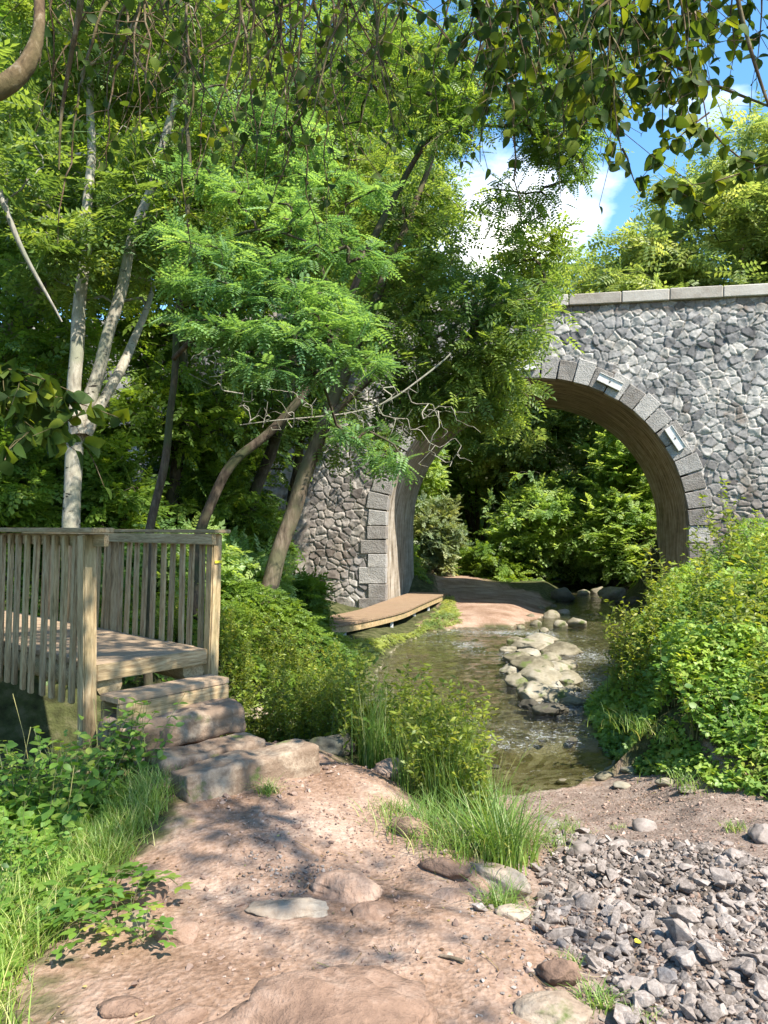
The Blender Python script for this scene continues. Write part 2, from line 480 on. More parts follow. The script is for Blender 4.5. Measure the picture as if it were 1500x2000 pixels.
bedc = ramp(t, math_n(t, 'MULTIPLY', vo.outputs['Color'], 1.0), [(.15, (.14, .11, .06)), (.5, (.28, .235, .15)), (.85, (.42, .37, .27))])
c_ = mixc(t, attr(t, 'wet'), c_, bedc)
t.links.new(c_, b.inputs['Base Color'])
b.inputs['Roughness'].default_value = .95
b.inputs['Specular IOR Level'].default_value = .15
vp = t.nodes.new('ShaderNodeTexVoronoi'); vp.inputs['Scale'].default_value = 42; t.links.new(v, vp.inputs['Vector'])
nb = bump(t, n2, .9, .014); nb = bump(t, vp.outputs['Distance'], .5, .012, nb); nb = bump(t, n3, .35, .03, nb)
t.links.new(nb, b.inputs['Normal'])
tag(link('ground', tm, m), kind='structure')

# ------------------------------------------------------------------ water
wx = np.arange(-9, 10, .10); wy = np.arange(3.4, 43, .10)
WX, WY = np.meshgrid(wx, wy)
sdw = poly_sd(WX, WY, STREAM)
rif = np.exp(-((WY - 9.5 + .35 * (WX - 1.5) + .5 * fbm(WX * 1.5, WY * 1.5, 2, 14)) / .5) ** 2) * (WX > .2) * (.6 + 1.2 * fbm(WX * 2, WY * 2, 2, 15)) + .6 * np.exp(-((WY - 17.9) / .5) ** 2) * (WX < 4) \
    + .8 * np.exp(-(((WX - 2.75) / .5) ** 2 + ((WY - 11.2) / 1.6) ** 2)) + .5 * np.exp(-(((WX - 7.3) / 1) ** 2 + ((WY - 27) / .6) ** 2)) \
    + .55 * np.exp(-(((WX - 1.45 - .1 * (WY - 13)) / .35) ** 2 + ((WY - 15.7) / 1.2) ** 2)) + .5 * np.exp(-(((WX - 3.8) / .4) ** 2 + ((WY - 14.8) / 2.5) ** 2))
rif = rif + .55 * np.clip(fbm(WX * 1.1, WY * .8, 3, 29) * 2 + .1, 0, 1) * sstep(9.0, 10, WY)
WZ = zw(WY) + .012 * fbm(WX * 3, WY * 3, 3, 3) * (WY > 9) + .02 * rif * fbm(WX * 5, WY * 5, 2, 8)
n_x = len(wx); n_y = len(wy)
idx = np.arange(n_y - 1)[:, None] * n_x + np.arange(n_x - 1)[None]
keep = (sdw < .5)[:-1, :-1]
Fw = np.stack([idx, idx + 1, idx + n_x + 1, idx + n_x], -1)[keep]
m, t, b, o = new_mat('water')
b.inputs['Roughness'].default_value = .06
v = coords(t, 'Object', (1, .45, 1))
w1 = noise_n(t, v, 6, 5, .6, .8); w2 = noise_n(t, coords(t, 'Object', (.7, 1.5, 1)), 26, 4, .6, .4)
calm = attr(t, 'calm')
hgt = math_n(t, 'ADD', w1, math_n(t, 'MULTIPLY', w2, .35))
bn = t.nodes.new('ShaderNodeBump'); bn.inputs['Distance'].default_value = .05
t.links.new(hgt, bn.inputs['Height']); t.links.new(calm, bn.inputs['Strength'])
fr = t.nodes.new('ShaderNodeFresnel'); fr.inputs['IOR'].default_value = 1.33; t.links.new(bn.outputs[0], fr.inputs['Normal'])
gl = t.nodes.new('ShaderNodeBsdfGlossy'); gl.inputs['Roughness'].default_value = .04; t.links.new(bn.outputs[0], gl.inputs['Normal'])
tp = t.nodes.new('ShaderNodeBsdfTransparent'); tp.inputs['Color'].default_value = (.60, .61, .49, 1)
mx = t.nodes.new('ShaderNodeMixShader'); t.links.new(math_n(t, 'MINIMUM', math_n(t, 'MULTIPLY_ADD', fr.outputs[0], 1.6, .03), 1.0), mx.inputs[0])
t.links.new(tp.outputs[0], mx.inputs[1]); t.links.new(gl.outputs[0], mx.inputs[2])
df = t.nodes.new('ShaderNodeBsdfDiffuse'); df.inputs['Color'].default_value = (.75, .78, .78, 1)
fo = noise_n(t, coords(t, 'Object', (.8, .8, 1)), 13, 7, .75, 2.0)
fm = math_n(t, 'MULTIPLY', ramp(t, math_n(t, 'ADD', fo, math_n(t, 'MULTIPLY', attr(t, 'rif'), .13)), [(.61, (0, 0, 0)), (.76, (1, 1, 1))]), .5)
mx2 = t.nodes.new('ShaderNodeMixShader'); t.links.new(fm, mx2.inputs[0])
t.links.new(mx.outputs[0], mx2.inputs[1]); t.links.new(df.outputs[0], mx2.inputs[2])
t.links.new(mx2.outputs[0], o.inputs['Surface'])
calmv = .16 + .62 * sstep(8.7, 9.8, WY) * (.75 + .5 * fbm(WX * .8, WY * .8, 2, 19)) + .35 * rif
wm = np_mesh('water', np.stack([WX, WY, WZ], -1).reshape(-1, 3), Fw, True, {'rif': rif.ravel(), 'calm': np.clip(calmv, 0, 1).ravel()})
tag(link('water', wm, m), kind='structure')

# ------------------------------------------------------------------ stone bridge
AR = 3.86; ARC_C = np.array([3.85, 20.0]); SPR = 1.68
U_ = np.array([.982, -.187]); W_ = np.array([.187, .982])
BT = 4.9      # barrel length
def bw(u, w, z):
    u = np.asarray(u, float); w = np.asarray(w, float); z = np.asarray(z, float)
    u, w, z = np.broadcast_arrays(u, w, z)
    return np.stack([ARC_C[0] + u * U_[0] + w * W_[0], ARC_C[1] + u * U_[1] + w * W_[1], z], -1)
bridge = empty('stone_bridge', (float(ARC_C[0]), float(ARC_C[1]), -.6), math.atan2(U_[1], U_[0]))
tag(bridge, 'grey rubble stone road bridge with one tall round arch over the stream', 'bridge')
BM = Matrix.Translation(bridge.location) @ Matrix.Rotation(bridge.rotation_euler.z, 4, 'Z')
def bl(u, w, z):  # bridge-local
    u, w, z = np.broadcast_arrays(np.asarray(u, float), np.asarray(w, float), np.asarray(z, float))
    return np.stack([u, w, z + .6], -1)

TOPZ = 7.38
def rubble(u, z, seed=0, cs=.24):
    gx_ = u / cs; gz_ = z / (cs * .86)
    gx_ = gx_ + .5 * vnoise(u * 1.6, z * 1.6, 50 + seed) + .12 * vnoise(u * 9, z * 9, 55); gz_ = gz_ + .5 * vnoise(u * 1.6, z * 1.6, 60 + seed) + .12 * vnoise(u * 9, z * 9, 65)
    ix = np.floor(gx_).astype(int); iz = np.floor(gz_).astype(int)
    f1 = np.full(u.shape, 9.); f2 = np.full(u.shape, 9.); cid = np.zeros(u.shape); px = np.zeros(u.shape); pz = np.zeros(u.shape)
    for dx in (-1, 0, 1, 2, -2):
        for dz in (-1, 0, 1, 2, -2):
            a = ix + dx; b_ = iz + dz
            h1 = _lat[_perm[(_perm[a & 4095] + b_ + seed) & 4095]]; h2 = _lat[_perm[(_perm[(a + 77) & 4095] + b_ + seed) & 4095]]
            h3 = _lat[_perm[(_perm[(a + 191) & 4095] + b_ + seed) & 4095]]
            cx = a + .5 + (h1 - .5) * 1.1 + .5 * (b_ & 1) - .25; cz = b_ + .5 + (h2 - .5) * 1.0
            d = np.hypot(gx_ - cx, gz_ - cz)
            c = d < f1
            f2 = np.where(c, f1, np.minimum(f2, d)); cid = np.where(c, h3, cid)
            px = np.where(c, gx_ - cx, px); pz = np.where(c, gz_ - cz, pz)
            f1 = np.where(c, d, f1)
    e = (f2 - f1)
    thin = sstep(2.2, 5.5, z + 1.5 * vnoise(u * .4, z * .4, 88))
    e = e + .03 * thin
    hgt = sstep(.05, .13, e) * .036 + (px * (cid - .5) + pz * ((cid * 7) % 1 - .5)) * .09 * sstep(.05, .3, e) + .016 * fbm(u * 11, z * 11, 3, 33) - .045 * ((cid * 13) % 1 > .8) * sstep(.03, .0, e)
    return e, cid, hgt

def wall_face(name, u0, u1, z0, z1, w, sgn, st, cut=True):
    us = np.arange(u0, u1 + st, st); zs = np.linspace(z0, z1, int((z1 - z0) / st) + 1)
    UU, ZZ = np.meshgrid(us, zs)
    e, cid, hh = rubble(UU, ZZ, 3 if sgn < 0 else 9)
    WWv = w + sgn * (hh - .035)
    Vv = bl(UU, WWv, ZZ).reshape(-1, 3)
    n = len(us)
    id_ = np.arange(len(zs) - 1)[:, None] * n + np.arange(n - 1)[None]
    uc = UU[:-1, :-1] + st / 2; zc = ZZ[:-1, :-1] + st / 2
    rr = np.where(zc > SPR, np.hypot(uc, zc - SPR), np.abs(uc))
    kp = (rr > AR + .2) if cut else (rr > -1)
    Fv = np.stack([id_, id_ + 1, id_ + n + 1, id_ + n], -1)[kp]
    if sgn > 0: Fv = Fv[:, ::-1]
    return Vv, Fv, {'edge': e.ravel(), 'cell': cid.ravel()}

m, t, b, o = new_mat('rubble')
e = attr(t, 'edge'); ce = attr(t, 'cell')
v = coords(t, 'Object')
n1 = noise_n(t, v, 9, 7, .65); n0 = noise_n(t, v, .35, 3); n5 = noise_n(t, v, 45, 5, .6)
stc = ramp(t, ce, [(0, (.11, .105, .102)), (.2, (.21, .198, .187)), (.5, (.315, .295, .272)), (.75, (.41, .38, .34)), (1, (.50, .45, .39))])
brn = ramp(t, ce, [(0, (.11, .085, .065)), (.4, (.19, .15, .12)), (.7, (.25, .20, .16)), (1, (.31, .27, .22))])
geo = t.nodes.new('ShaderNodeSeparateXYZ'); t.links.new(v, geo.inputs[0])
zz = t.nodes.new('ShaderNodeMapRange'); zz.inputs['From Min'].default_value = 7.65; zz.inputs['From Max'].default_value = 7.8; t.links.new(geo.outputs['Z'], zz.inputs['Value'])
zl = t.nodes.new('ShaderNodeMapRange'); zl.inputs['From Min'].default_value = 5.2; zl.inputs['From Max'].default_value = 2.8; t.links.new(geo.outputs['Z'], zl.inputs['Value'])
bf = math_n(t, 'MAXIMUM', math_n(t, 'MULTIPLY', zl.outputs[0], ramp(t, n0, [(.4, (.2, .2, .2)), (.6, (1, 1, 1))])), zz.outputs[0])
bf = math_n(t, 'MAXIMUM', bf, ramp(t, noise_n(t, v, 1.1, 3), [(.6, (0, 0, 0)), (.68, (.9, .9, .9))]))
col = mixc(t, bf, stc, brn)
col = mixc(t, .8, col, ramp(t, n1, [(.3, (.62, .62, .62)), (.55, (1, 1, 1)), (.75, (1.4, 1.38, 1.33))]), 'MULTIPLY')
mf = ramp(t, math_n(t, 'ADD', e, math_n(t, 'MULTIPLY', math_n(t, 'SUBTRACT', n1, .5), .16)), [(.07, (1, 1, 1)), (.12, (0, 0, 0))])
mort = ramp(t, n1, [(.34, (.18, .16, .135)), (.48, (.32, .29, .25)), (.7, (.45, .415, .365))])
col = mixc(t, mf, col, mort)
stn = noise_n(t, coords(t, 'Object', (1.6, 1, .35)), .9, 6, .6)
col = mixc(t, .85, col, ramp(t, stn, [(.32, (.62, .60, .57)), (.5, (1, 1, 1)), (.7, (1.22, 1.2, 1.16))]), 'MULTIPLY')
t.links.new(col, b.inputs['Base Color']); b.inputs['Roughness'].default_value = .9; b.inputs['Specular IOR Level'].default_value = .2
nb = bump(t, n1, .6, .02); nb = bump(t, n5, .4, .008, nb)
t.links.new(nb, b.inputs['Normal'])
M['rubble'] = m

Va, Fa, A1 = wall_face('wall', -6, 11.5, -1.6, TOPZ, 0, -1, .021)
wall = link('wall', np_mesh('wall', Va, Fa, True, A1), M['rubble'], bridge)
wall['label'] = 'mortared rubble facing of irregular grey stones'
Va, Fa, A1 = wall_face('wing', -26, -6 + .01, -1.6, TOPZ, 0, -1, .07)
link('wing_wall', np_mesh('wing_wall', Va, Fa, True, A1), M['rubble'], bridge)
Va, Fa, A1 = wall_face('back', -26, 26, -1.6, TOPZ, BT, 1, .12)
link('rear_wall', np_mesh('rear_wall', Va, Fa, True, A1), M['rubble'], bridge)
Va, Fa, A1 = wall_face('wingr', 11.5, 26, -1.6, TOPZ, 0, -1, .09)
link('wing_wall', np_mesh('wing_wall', Va, Fa, True, A1), M['rubble'], bridge)

def boxes_mesh(name, blist, bev=.012, jit=.0):
    """blist of (8,3) corner arrays ordered bottom 4 / top 4; one mesh"""
    bm = bmesh.new()
    lay = bm.verts.layers.float.new('rnd')
    for c8 in blist:
        vs = [bm.verts.new(Vector(p) + Vector([random.uniform(-jit, jit) for _ in range(3)])) for p in c8]
        r_ = random.random()
        for q in vs: q[lay] = r_
        for f in ((0, 3, 2, 1), (4, 5, 6, 7), (0, 1, 5, 4), (1, 2, 6, 5), (2, 3, 7, 6), (3, 0, 4, 7)):
            bm.faces.new([vs[i] for i in f])
    bmesh.ops.recalc_face_normals(bm, faces=bm.faces)
    if bev: bmesh.ops.bevel(bm, geom=bm.edges[:], offset=bev, segments=1, affect='EDGES', profile=.5)
    me = bpy.data.meshes.new(name); bm.to_mesh(me); bm.free()
    return me

# voussoirs + quoins
blk = []
nv = 29
for i in range(nv):
    a0 = math.pi * i / nv + .0035; a1 = math.pi * (i + 1) / nv - .0035
    ro = AR + .55 + (.05 if i % 2 else -.03) + random.uniform(-.02, .02)
    pr = -.045 + random.uniform(-.012, .012)
    def q(a, r, w): return bl(r * math.cos(a), w, SPR + r * math.sin(a)).tolist()
    blk.append([q(a0, AR, .25), q(a0, ro, .25), q(a1, ro, .25), q(a1, AR, .25), q(a0, AR, pr), q(a0, ro, pr), q(a1, ro, pr), q(a1, AR, pr)])
for sgn in (1, -1):
    z = SPR; k = 0
    while z > -1.5:
        h_ = random.uniform(.36, .46); wd = (.72 if k % 2 else .5) + random.uniform(-.04, .04); k += 1
        pr = -.045 + random.uniform(-.012, .012)
        u0, u1 = sgn * AR, sgn * (AR + wd)
        blk.append([bl(x, w, zz_).tolist() for w in (.25, pr) for (x, zz_) in ((u0, z - h_ + .012), (u1, z - h_ + .012), (u1, z), (u0, z))])
        z -= h_
m, t, b, o = new_mat('dressed_stone')
v = coords(t, 'Object'); n1 = noise_n(t, v, 5, 7, .65); n2 = noise_n(t, v, 38, 5, .7)
f = math_n(t, 'ADD', math_n(t, 'MULTIPLY', n1, .6), math_n(t, 'MULTIPLY', attr(t, 'rnd'), .4))
col = ramp(t, f, [(.25, (.18, .155, .13)), (.45, (.28, .255, .225)), (.6, (.35, .325, .29)), (.75, (.42, .385, .34))])
vo = t.nodes.new('ShaderNodeTexVoronoi'); vo.inputs['Scale'].default_value = 26; t.links.new(v, vo.inputs['Vector'])
col = mixc(t, .6, col, ramp(t, n2, [(.35, (.6, .6, .6)), (.6, (1.15, 1.15, 1.15))]), 'MULTIPLY')
t.links.new(col, b.inputs['Base Color']); b.inputs['Roughness'].default_value = .9; b.inputs['Specular IOR Level'].default_value = .2
nb = bump(t, n2, .8, .015); nb = bump(t, vo.outputs['Distance'], .5, .015, nb); nb = bump(t, n1, .5, .03, nb); t.links.new(nb, b.inputs['Normal'])
M['dressed'] = m
link('arch_ring', boxes_mesh('arch_ring', blk, .014, .012), m, bridge)

# barrel (intrados) with jambs
na = 72
prof = [(-AR, zq) for zq in np.linspace(-1.6, SPR, 18)[:-1]] + [(-AR * math.cos(a), SPR + AR * math.sin(a)) for a in np.linspace(0, math.pi, na)] + [(AR, zq) for zq in np.linspace(SPR, -1.6, 18)[1:]]
prof = np.array(prof); arcl = np.concatenate([[0], np.cumsum(np.hypot(*np.diff(prof, axis=0).T))])
ws = np.linspace(-.02, BT + .02, 40)
PU = prof[:, 0][:, None] + 0 * ws[None]; PZ = prof[:, 1][:, None] + 0 * ws[None]; PW = ws[None] + 0 * PU
dep = .02 * fbm(PW * 4, arcl[:, None] * .6 + 0 * PW, 3, 71)
k_ = 1 + dep / AR
me = np_mesh('barrel', bl(PU * k_, PW, np.where(PZ > SPR, SPR + (PZ - SPR) * k_, PZ)).reshape(-1, 3), (lambda a: np.stack([a, a + 40, a + 41, a + 1], -1).reshape(-1, 4))(np.arange(len(prof) - 1)[:, None] * 40 + np.arange(39)[None]), True,
             {'arc': (arcl[:, None] + 0 * PW).ravel(), 'dep': PW.ravel()})
m, t, b, o = new_mat('barrel')
cx = t.nodes.new('ShaderNodeCombineXYZ'); t.links.new(attr(t, 'dep'), cx.inputs[0]); t.links.new(attr(t, 'arc'), cx.inputs[1])
mpp = t.nodes.new('ShaderNodeMapping'); mpp.inputs['Scale'].default_value = (7, .6, 1); t.links.new(cx.outputs[0], mpp.inputs['Vector'])
s1 = noise_n(t, mpp.outputs[0], 1.6, 8, .65, .25)
mp2 = t.nodes.new('ShaderNodeMapping'); mp2.inputs['Scale'].default_value = (1.2, 5.5, 1); t.links.new(cx.outputs[0], mp2.inputs['Vector'])
s2 = noise_n(t, mp2.outputs[0], 1.2, 5, .6)
s3 = noise_n(t, cx.outputs[0], .8, 4)
f = math_n(t, 'ADD', math_n(t, 'MULTIPLY', s1, .85), math_n(t, 'MULTIPLY', s2, .15))
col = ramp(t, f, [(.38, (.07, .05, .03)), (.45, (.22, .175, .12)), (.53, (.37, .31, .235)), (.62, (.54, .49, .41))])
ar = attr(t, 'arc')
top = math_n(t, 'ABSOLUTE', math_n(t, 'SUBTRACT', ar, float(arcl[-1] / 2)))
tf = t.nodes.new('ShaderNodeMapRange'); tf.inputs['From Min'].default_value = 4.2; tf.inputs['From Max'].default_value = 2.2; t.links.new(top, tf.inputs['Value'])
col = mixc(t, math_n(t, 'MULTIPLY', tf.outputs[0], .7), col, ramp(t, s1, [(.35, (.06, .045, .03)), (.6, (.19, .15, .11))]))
t.links.new(col, b.inputs['Base Color']); b.inputs['Roughness'].default_value = .9
t.links.new(bump(t, s1, .7, .04), b.inputs['Normal'])
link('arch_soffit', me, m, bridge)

# coping stones, roadway, rear parapet coping
cop = [[], []]
u = -26.0
while u < 26:
    l_ = random.uniform(1.0, 1.35)
    zt = TOPZ + .27 + random.uniform(-.012, .012)
    for ci, (w0, w1) in enumerate(((-.09, .42), (BT - .42, BT + .09))):
        cop[ci].append([bl(x, w, zz_).tolist() for zz_ in (TOPZ - .02, zt) for (x, w) in ((u, w0), (u + l_ - .015, w0), (u + l_ - .015, w1), (u, w1))])
    u += l_
m, t, b, o = new_mat('coping')
v = coords(t); n1 = noise_n(t, v, 3, 7, .65)
col = ramp(t, math_n(t, 'ADD', math_n(t, 'MULTIPLY', n1, .7), math_n(t, 'MULTIPLY', attr(t, 'rnd'), .3)), [(.3, (.24, .20, .155)), (.5, (.38, .335, .275)), (.7, (.47, .425, .36))])
t.links.new(col, b.inputs['Base Color']); b.inputs['Roughness'].default_value = .9; t.links.new(bump(t, noise_n(t, v, 25, 5), .5, .015), b.inputs['Normal'])
M['coping'] = m
for cc_ in cop: link('coping', boxes_mesh('coping', cc_, .02, .004), m, bridge)
dk = [[bl(x, w, zz_).tolist() for zz_ in (6.2, 6.6) for (x, w) in ((-26, .06), (26, .06), (26, BT - .06), (-26, BT - .06))]]
for w0, w1 in ((.06, .36), (BT - .36, BT - .06)):
    dk.append([bl(x, w, zz_).tolist() for zz_ in (6.61, TOPZ - .03) for (x, w) in ((-26, w0), (26, w0), (26, w1), (-26, w1))])
link('roadway', boxes_mesh('roadway', dk, 0), M['coping'], bridge)
# metal marker plates on the ring
m, t, b, o = new_mat('painted_metal'); v = coords(t)
t.links.new(ramp(t, noise_n(t, v, 12, 5), [(.4, (.62, .61, .58)), (.65, (.50, .46, .40))]), b.inputs['Base Color']); b.inputs['Roughness'].default_value = .5
M['white_metal'] = m
m2, t, b, o = new_mat('dark_metal'); b.inputs['Base Color'].default_value = (.08, .07, .06, 1); b.inputs['Roughness'].default_value = .6
M['dark_metal'] = m2
for a in (R(93), R(62), R(32)):
    r_ = AR + .30
    c3 = np.array([r_ * math.cos(a), SPR + r_ * math.sin(a)])
    tx = np.array([-math.sin(a), math.cos(a)]); rx = np.array([math.cos(a), math.sin(a)])
    def qq(du, dr, w):
        p = c3 + tx * du + rx * dr
        return bl(p[0], w, p[1]).tolist()
    lst = [[qq(*s, w) for w in (-.06, -.10) for s in ((-.32, -.11), (.32, -.11), (.32, .11), (-.32, .11))],
           [qq(*s, w) for w in (-.101, -.14) for s in ((-.32, -.11), (.32, -.11), (.32, -.075), (-.32, -.075))],
           [qq(*s, w) for w in (-.101, -.125) for s in ((-.32, .095), (.32, .095), (.32, .11), (-.32, .11))]]
    pl = link('marker_plate', boxes_mesh('marker_plate', lst, .004), M['white_metal'], bridge)
    link('bolt', boxes_mesh('bolt', [[qq(*s, w) for w in (-.101, -.12) for s in ((-.02, -.02), (.02, -.02), (.02, .02), (-.02, .02))]], .004), M['dark_metal'], pl)

# ------------------------------------------------------------------ timber
def wood_mat(name, c1, c2, c3, green=.3):
    m, t, b, o = new_mat(name)
    oi = t.nodes.new('ShaderNodeObjectInfo')
    v0 = coords(t, 'Object', (1.0, 9, 9))
    va = t.nodes.new('ShaderNodeVectorMath'); va.operation = 'ADD'
    cmb = t.nodes.new('ShaderNodeCombineXYZ')
    t.links.new(math_n(t, 'MULTIPLY', oi.outputs['Random'], 40), cmb.inputs[0]); t.links.new(math_n(t, 'MULTIPLY', oi.outputs['Random'], 23), cmb.inputs[1])
    t.links.new(v0, va.inputs[0]); t.links.new(cmb.outputs[0], va.inputs[1]); v = va.outputs[0]
    n1 = noise_n(t, v, 3.2, 7, .6, 1.2); n2 = noise_n(t, v, 14, 5, .6, .3); n3 = noise_n(t, v, .7, 3)
    f = math_n(t, 'ADD', math_n(t, 'MULTIPLY', n1, .6), math_n(t, 'MULTIPLY', n2, .4))
    col = ramp(t, f, [(.34, c1), (.5, c2), (.66, c3)])
    col = mixc(t, ramp(t, math_n(t, 'ADD', n3, math_n(t, 'MULTIPLY', oi.outputs['Random'], .1)), [(.5, (0, 0, 0)), (.72, (green, green, green))]), col, (.13, .14, .055))
    col = mixc(t, 1, col, ramp(t, oi.outputs['Random'], [(0, (.8, .8, .8)), (1, (1.15, 1.12, 1.08))]), 'MULTIPLY')
    t.links.new(col, b.inputs['Base Color']); b.inputs['Roughness'].default_value = .8; b.inputs['Specular IOR Level'].default_value = .25
    t.links.new(bump(t, f, .55, .006), b.inputs['Normal'])
    return m
M['wood'] = wood_mat('wood', (.15, .095, .045), (.37, .26, .14), (.55, .42, .25), .45)
M['wood_deck'] = wood_mat('wood_deck', (.22, .15, .09), (.36, .255, .16), (.46, .34, .23), .1)
M['wood_walk'] = wood_mat('wood_walk', (.15, .095, .06), (.26, .175, .11), (.35, .25, .165), .15)
M['yellow'] = new_mat('yellow')[0]
M['yellow'].node_tree.nodes['Principled BSDF'].inputs['Base Color'].default_value = (.75, .6, .03, 1)

def board(name, p0, p1, wid, thk, side, mat, parent, bev=.006, taper=1.0, wob=.0, tilt=0):
    """board from p0 to p1; wid across (along 'side' direction), thk the third; world coords; local X = long axis"""
    p0 = Vector(p0); p1 = Vector(p1); ax = (p1 - p0); Ln = ax.length; ax.normalize()
    s = Vector(side); s = (s - ax * s.dot(ax)).normalized(); n = ax.cross(s)
    bm = bmesh.new(); ns = max(2, int(Ln / .12))
    rings = []
    for i in range(ns + 1):
        x = Ln * i / ns; dx = random.uniform(-wob, wob); dy = random.uniform(-wob, wob); k = 1 + random.uniform(-wob, wob) * 6
        rings.append([bm.verts.new((x, yy * wid / 2 * k + dx, zz_ * thk / 2 * k + dy)) for yy, zz_ in ((-1, -1), (1, -1), (1, 1), (-1, 1))])
    for a, c in zip(rings, rings[1:]):
        for j in range(4): bm.faces.new((a[j], a[(j + 1) % 4], c[(j + 1) % 4], c[j]))
    bm.faces.new(rings[0][::-1]); bm.faces.new(rings[-1])
    bmesh.ops.recalc_face_normals(bm, faces=bm.faces)
    ed = [e for e in bm.edges if len(e.link_faces) == 2 and e.calc_face_angle(0) > .6]
    if bev: bmesh.ops.bevel(bm, geom=ed, offset=bev, segments=2, affect='EDGES')
    me = bpy.data.meshes.new(name); bm.to_mesh(me); bm.free()
    for p_ in me.polygons: p_.use_smooth = False
    o = link(name, me, mat, parent)
    Mx = Matrix((ax, s, n)).transposed().to_4x4(); Mx.translation = p0
    o.matrix_parent_inverse = Matrix.Identity(4)
    o.matrix_basis = (parent.matrix_basis.inverted() @ Mx) if parent else Mx
    return o

fb = empty('footbridge', (-2.0, 5.7, .1))
tag(fb, 'weathered brown timber footbridge with slatted side railings and one wooden step', 'footbridge')
A = np.array([-2.02, 5.42]); B = np.array([-1.44, 6.12])     # near edge of the deck, left and right corners
D = np.array([-.727, .687])                                   # direction the footbridge runs
Wd = (B - A) / np.linalg.norm(B - A)
DZ = .685
def fbp(s, c, z):   # s across (0 left,1 right edges), c metres along bridge
    p = A + (B - A) * s + D * c
    return (p[0], p[1], z)
up = (0, 0, 1); Wv = (Wd[0], Wd[1], 0); Dv = (D[0], D[1], 0)
# deck planks: one mesh
pls = []
c = 0.0
while c < 4.2:
    a_ = [fbp(-.02, c, 0), fbp(1.02, c, 0), fbp(1.02, c + .138, 0), fbp(-.02, c + .138, 0)]
    zj = random.uniform(-.003, .003)
    pls.append([(p[0] + 2.0, p[1] - 5.7, DZ - .045 + zj - .1) for p in a_] + [(p[0] + 2.0, p[1] - 5.7, DZ + zj - .1) for p in a_])
    c += .145
link('deck', boxes_mesh('deck', pls, .004, .001), M['wood_deck'], fb)
board('fascia_board', fbp(-.03, -.022, DZ - .06), fbp(1.03, -.022, DZ - .06), .115, .04, up, M['wood'], fb)
for s in (.1, .9):   # log beams
    acc = Acc(); pts = np.array([fbp(s, c_, DZ - .155) for c_ in np.linspace(.0, 4.2, 12)]) - np.array([-2.0, 5.7, .1])
    Vt, Ft = tube_vf(pts, .098, 14); acc.add(Vt, Ft)
    acc.add(np.vstack([pts[0], Vt[:14]]), np.array([[0, j + 1, (j + 1) % 14 + 1] for j in range(14)]))
    link('log_beam', acc.mesh('log_beam'), M['wood'], fb)
# step
stp = empty('step', (0, 0, 0)); stp.parent = fb
def inside(o_, par):
    o_.parent = par
board('step', fbp(-.02, -.20, .47), fbp(1.02, -.20, .47), .24, .045, Dv, M['wood_deck'], fb, .006)
bpy.data.objects.remove(stp)
board('step_riser', fbp(-.01, -.31, .38), fbp(1.01, -.31, .38), .13, .05, up, M['wood'], fb, .006)
board('step_riser', fbp(-.005, -.07, .37), fbp(1.005, -.07, .37), .13, .04, up, M['wood'], fb, .006)
# posts
RT = 1.60
p_near = board('post', fbp(-.10, -.02, .12), fbp(-.10, -.02, RT), .10, .095, Wv, M['wood'], fb, .01, wob=.001)
p_near['label'] = 'thick square corner post at the steps'
board('post', fbp(-.13, 1.62, .35), fbp(-.10, 1.62, RT), .115, .10, Wv, M['wood'], fb, .01, wob=.001)
pr_ = board('post', fbp(1.05, -.03, .38), fbp(1.10, -.03, RT), .095, .09, Wv, M['wood'], fb, .01, wob=.001)
tp_ = board('waymark_stripe', fbp(1.10, -.083, 1.365), fbp(1.10, -.083, 1.385), .07, .005, Wv, M['yellow'], fb, 0)
tp_['label'] = 'small yellow painted waymark stripe'
for cc in (1.65, 3.1):
    board('post', fbp(1.06, cc, .38), fbp(1.11, cc, RT), .095, .09, Wv, M['wood'], fb, .01)
board('post', fbp(-.12, 3.1, .35), fbp(-.10, 3.1, RT), .10, .09, Wv, M['wood'], fb, .01)
# balusters
for k in range(19):
    cc = .14 + k * .168
    if abs(cc - 1.62) < .07 or abs(cc - 3.1) < .07: continue
    board('baluster', fbp(-.145 + random.uniform(-.01, .01), cc + random.uniform(-.012, .012), .40 + random.uniform(-.02, .01)), fbp(-.10, cc + random.uniform(-.012, .012), RT - .01), .058, .032, Dv, M['wood'], fb, .006, wob=.0012)
for k in range(20):
    cc = .12 + k * .150
    if abs(cc - 1.65) < .07 or abs(cc - 3.1) < .07: continue
    board('baluster', fbp(1.045 + random.uniform(-.008, .008), cc + random.uniform(-.012, .012), .50), fbp(1.10, cc + .01 + random.uniform(-.015, .015), RT - .01), .056, .03, Dv, M['wood'], fb, .006, wob=.0012)
# rails
board('handrail', fbp(-.10, -.26, RT + .03), fbp(-.10, 3.6, RT + .03), .16, .035, Wv, M['wood'], fb, .006)
board('side_rail', fbp(-.06, -.24, RT - .04), fbp(-.06, 3.6, RT - .04), .085, .035, up, M['wood'], fb, .005)
board('handrail', fbp(1.09, -.16, RT + .018), fbp(1.09, 3.6, RT + .018), .15, .028, Wv, M['wood'], fb, .005)
board('side_rail', fbp(1.02, -.13, RT - .045), fbp(1.02, 3.6, RT - .045), .085, .035, up, M['wood'], fb, .005)

